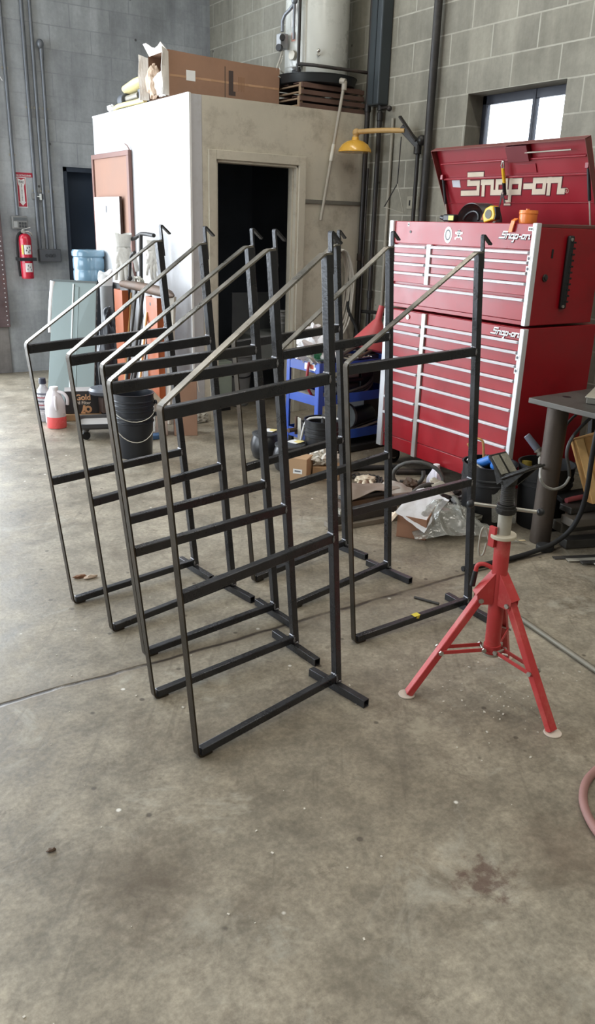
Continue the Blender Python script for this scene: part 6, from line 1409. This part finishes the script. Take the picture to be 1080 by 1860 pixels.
part('lid_plate', B().hexa([(x,y,z) for z in (.790,.797) for x,y in ((3.31,2.445),(3.42,2.19),(3.86,2.40),(3.72,2.67))]), mat('pale_lid_edge', rgb(168,164,150), .5,.3), bd, .002, 0)
wdb = thing('timber_block', 'orange brown timber block leaning upright under the welding table', 'timber', (3.40,2.45,.23))
mt = Mx.Rotation(R(-8),3,'Y')@Mx.Rotation(R(-22),3,'X')@Mx.Rotation(R(-35),3,'Z')
part('block', B().box((3.42,2.40,.43),(.15,.12,.34),mt), WOODL, wdb, .006, 0)
part('split_face', B().box(V((3.42,2.40,.43))+mt@V((-.055,-.062,0)),(.04,.006,.335),mt), mat('pale_split_wood', rgb(214,174,116), .7, 0, .15, 12), wdb, .002, 0)
for i,(p_,q_,w_,h_,m_,lb) in enumerate([
  ((3.30,2.44,.028),(4.2,2.10,.028),.07,.05,DSTEEL,'lowest dark beam of the pile under the welding table'),
  ((3.34,2.52,.085),(4.2,2.30,.085),.08,.055,mat('dusty_grey_beam', rgb(96,92,84), .6,.3),'grey beam second from the bottom of the pile under the table'),
  ((3.32,2.45,.140),(4.2,2.22,.140),.10,.045,mat('grey_angle', rgb(118,112,104), .55,.3),'grey angle third from the bottom of the pile under the table'),
  ((3.36,2.50,.185),(4.2,2.36,.185),.09,.035,DSTEEL,'topmost dark beam of the pile under the welding table'),
  ((3.42,2.60,.205),(3.62,2.50,.235),.10,.03,BLACKM,'black block on top of the pile beside the table leg')]):
    solo('scrap_beam', B().bar(p_,q_,w_,h_,(0,1,0)), m_, lb, 'beam', .005, 0, group='scrap beams piled under the welding table')
solo('blue_steel_sheet', B().hexa([(3.47,2.34,.115),(3.75,2.24,.115),(3.75,2.28,.175),(3.47,2.38,.175),(3.472,2.345,.116),(3.752,2.245,.116),(3.752,2.285,.176),(3.472,2.385,.176)]), mat('blue_bright_steel', rgb(140,176,220), .25, .3), 'bluish bright sheet on the beam pile at the right edge', 'sheet', 0, 0)
solo('pink_hose', B().tube([(3.40,2.53,.200+.015),(3.46,2.52,.222),(3.56,2.50,.224),(3.75,2.42,.224)], .0145, 10, smooth=1), mat('dull_pink_hose', rgb(176,92,98), .5), 'dull pink hose lying over the beam pile under the table', 'hose')
for i in range(4):
    solo('thin_flat', B().bar((3.14+.03*i,2.36-.06*i,.004+.004*i),(3.9,2.02-.05*i,.004+.004*i),.035,.004,(0,1,0)), (DSTEEL,ZINCD,DSTEEL,ZINCD)[i], ('first','second','third','fourth')[i]+' thin flat bar from the back, fanned on the floor at the right edge', 'bar', .0008, 0, group='thin flat bars fanned on the floor')
solo('rubber_foot', B().cyl((3.19,2.46,.001),(3.19,2.46,.03),.045,n=20), BLACKM, 'round black rubber foot on the floor before the table leg', 'rubber foot', .006)
solo('welding_lead', B().tube([(2.62,2.475,.013),(2.80,2.455,.013),(2.936,2.447,.013),(3.06,2.44,.018),(3.20,2.425,.04),(3.29,2.40,.10),(3.305,2.36,.21),(3.27,2.32,.36),(3.235,2.30,.50),(3.225,2.29,.66),(3.24,2.28,.735)], .0128, 10, smooth=2), BLACKM, 'thick black welding lead curving from the floor up to the table', 'cable')
solo('table_wire', B().tube([(3.38,2.70,.40),(3.06,2.455,.43),(3.09,2.45,.372),(3.17,2.445,.334),(3.262,2.45,.340),(3.290,2.45,.385)], .007, 8, smooth=2), mat('grey_wire', rgb(150,150,146), .5), 'grey wire sagging across the fat pipe table leg', 'wire')
solo('drooping_cable', B().tube([(3.295,2.455,.385),(3.27,2.45,.45),(3.235,2.45,.51),(3.25,2.45,.585),(3.33,2.45,.65),(3.42,2.45,.70),(3.48,2.45,.732)], .0085, 8, smooth=2), mat('dark_grey_cable', rgb(70,70,70), .5), 'dark cable drooping from the table over the timber block', 'cable')
solo('far_cable', B().tube([(3.32,2.56,.58),(3.36,2.56,.64),(3.43,2.55,.69),(3.50,2.54,.735)], .007, 8, smooth=2), mat('dark_grey_cable', rgb(70,70,70)), 'dark cable end curving behind the drooping cable', 'cable')
solo('black_drape', B().hexa([(3.52,2.50,.25),(3.75,2.42,.25),(3.77,2.46,.25),(3.54,2.54,.25),(3.46,2.50,.73),(3.75,2.42,.73),(3.77,2.46,.73),(3.48,2.54,.73)]), BLACKM, 'black sheet standing behind the timber block under the table', 'sheet', .004, 0)
solo('floor_pipe', B().tube([(2.49,2.10,.011),(2.468,1.962,.011),(2.393,1.54,.011),(2.30,1.02,.011)], .0115, 12), mat('dull_grey_pipe', rgb(126,122,110), .5, .4, .1, 8), 'long thin grey pipe lying on the floor right of the pipe stand', 'pipe')
solo('steel_rod', B().cyl((2.218,2.364,.007),(2.269,2.259,.007),.006,n=10), DSTEEL, 'short dark rod on the floor before the rightmost rack', 'rod')
solo('red_air_hose', B().tube([(2.30,1.20,.013),(1.983,1.172,.013),(1.886,1.158,.013),(1.821,1.140,.013),(1.761,1.103,.013),(1.718,1.060,.013),(1.677,.995,.013),(1.655,.92,.013),(1.66,.80,.013),(1.75,.60,.013)], .0125, 12, smooth=2), mat('dusty_red_hose', rgb(150,112,106), .6, 0, .15, 9), 'dusty red air hose looping in from the right edge of the floor', 'hose')
# small floor litter: chips and paint flakes nobody could count
random.seed(5); b = B()
for i in range(150):
    if i < 70: x, y = random.gauss(1.93,.14), random.gauss(1.62,.12)
    else: x, y = random.uniform(.2,2.4), random.uniform(1.0,5.5)
    s_ = random.uniform(.002,.0055)
    b.box((x,y,s_*.3),(s_*random.uniform(.6,2),s_,s_*.5),Mx.Rotation(random.random()*6,3,'Z'))
solo('floor_litter', b, mat('pale_litter', rgb(206,200,188), .7, 0, .2, 40), 'pale paint flakes and grit scattered over the floor', 'litter', smooth=0, kind='stuff')
for i,(x,y,m_,lb) in enumerate([(1.02,3.30,mat('dry_leaf', rgb(128,92,66), .8, 0, .2, 20),'small brown scrap on the floor left of the far racks'),(1.06,3.27,mat('pale_chip', rgb(190,170,150), .8),'small pale wood chip on the floor left of the far racks'),(.40,1.95-.25,mat('brown_pebble', rgb(92,74,60), .8),'small brown pebble on the near floor at left')]):
    solo('floor_scrap', B().blob((x,y,.004 if i==2 else .007),((.012,.006,.005) if i==2 else (.03,.012,.009)),40+i,.5,2,2,.001), m_, lb, 'scrap', smooth=0)
solo('tan_strip', B().bar((3.06,2.66,.003),(3.20,2.60,.003),.012,.003,(0,1,0)), mat('pale_wood_strip', rgb(214,196,160), .7), 'thin pale strip on the floor before the dark pails', 'strip', 0, 0)

# ------------------------------------------------------------------ light
w = bpy.data.worlds.new('overcast'); SC.world = w; w.use_nodes = True
bg = w.node_tree.nodes['Background']; bg.inputs['Color'].default_value = (.86,.93,1,1); bg.inputs['Strength'].default_value = 5.0
def area(name, loc, aim, sx, sy, power, col):
    l = bpy.data.lights.new(name, 'AREA'); l.shape = 'RECTANGLE'; l.size = sx; l.size_y = sy; l.energy = power; l.color = col
    o = bpy.data.objects.new(name, l); COL.objects.link(o); o.location = loc
    o.rotation_euler = (V(aim)-V(loc)).to_track_quat('-Z','Y').to_euler(); return o
area('bay_door_daylight', ((BX0_+BX1_)/2,YB+.05,BZ_/2), ((BX0_+BX1_)/2,YB-3,BZ_/2-.5), BX1_-BX0_-.1, BZ_-.1, 350, (.84,.92,1))
area('side_bay_daylight', (XL-.05,(BY0+BY1)/2,BZ/2), (XL+3,(BY0+BY1)/2,BZ/2-.4), BY1-BY0-.1, BZ-.1, 130, (.84,.92,1))
area('front_fill', (-1.6,YF+.1,2.6), (0,0,1.2), 4.0, 3.2, 36, (1,.96,.90))  # unseen fill lamp from the front; the front wall is solid, without a bay
def shop_light(x, y, z, ln, power):
    t = thing('shop_light', 'fluorescent shop light hung under the deck', 'ceiling light', (x,y,z), group='fluorescent shop lights overhead')
    part('housing', B().lohi(x-.12,x+.12,y-ln/2,y+ln/2,z,z+.07), mat('white_light_housing', rgb(225,225,222), .5), t, .004, 0)
    for k in (-.05,.05): part('lamp_tube', B().cyl((x+k,y-ln/2+.03,z-.02),(x+k,y+ln/2-.03,z-.02),.014,n=10), mat('glowing_tube', (1,1,1,1), .5, emit=((1,.96,.88,1),4)), t)
    for k in (-.09,.09): part('hanger', B().cyl((x+k*0,y+k*10*ln/2.2,z+.07),(x+k*0,y+k*10*ln/2.2,HC),.003,n=6), ZINCD, t)
    area('shop_light_glow', (x,y,z-.04), (x,y,0), .22, ln, power, (1,.95,.86))
for x in (0.2, 3.0):
    for y in (-2.2, 1.2, 4.6):
        shop_light(x, y, 4.9, 2.2, 33)
SC.view_settings.view_transform = 'Standard'; SC.view_settings.look = 'None'; SC.view_settings.exposure = .05; SC.view_settings.gamma = 1; SC.view_settings.use_curve_mapping = False
SC.cycles.use_denoising = True; SC.cycles.max_bounces = 6; SC.cycles.diffuse_bounces = 4; SC.cycles.glossy_bounces = 3; SC.cycles.transmission_bounces = 6; SC.cycles.transparent_max_bounces = 8
SC.cycles.sample_clamp_indirect = 6; SC.cycles.caustics_reflective = False; SC.cycles.caustics_refractive = False
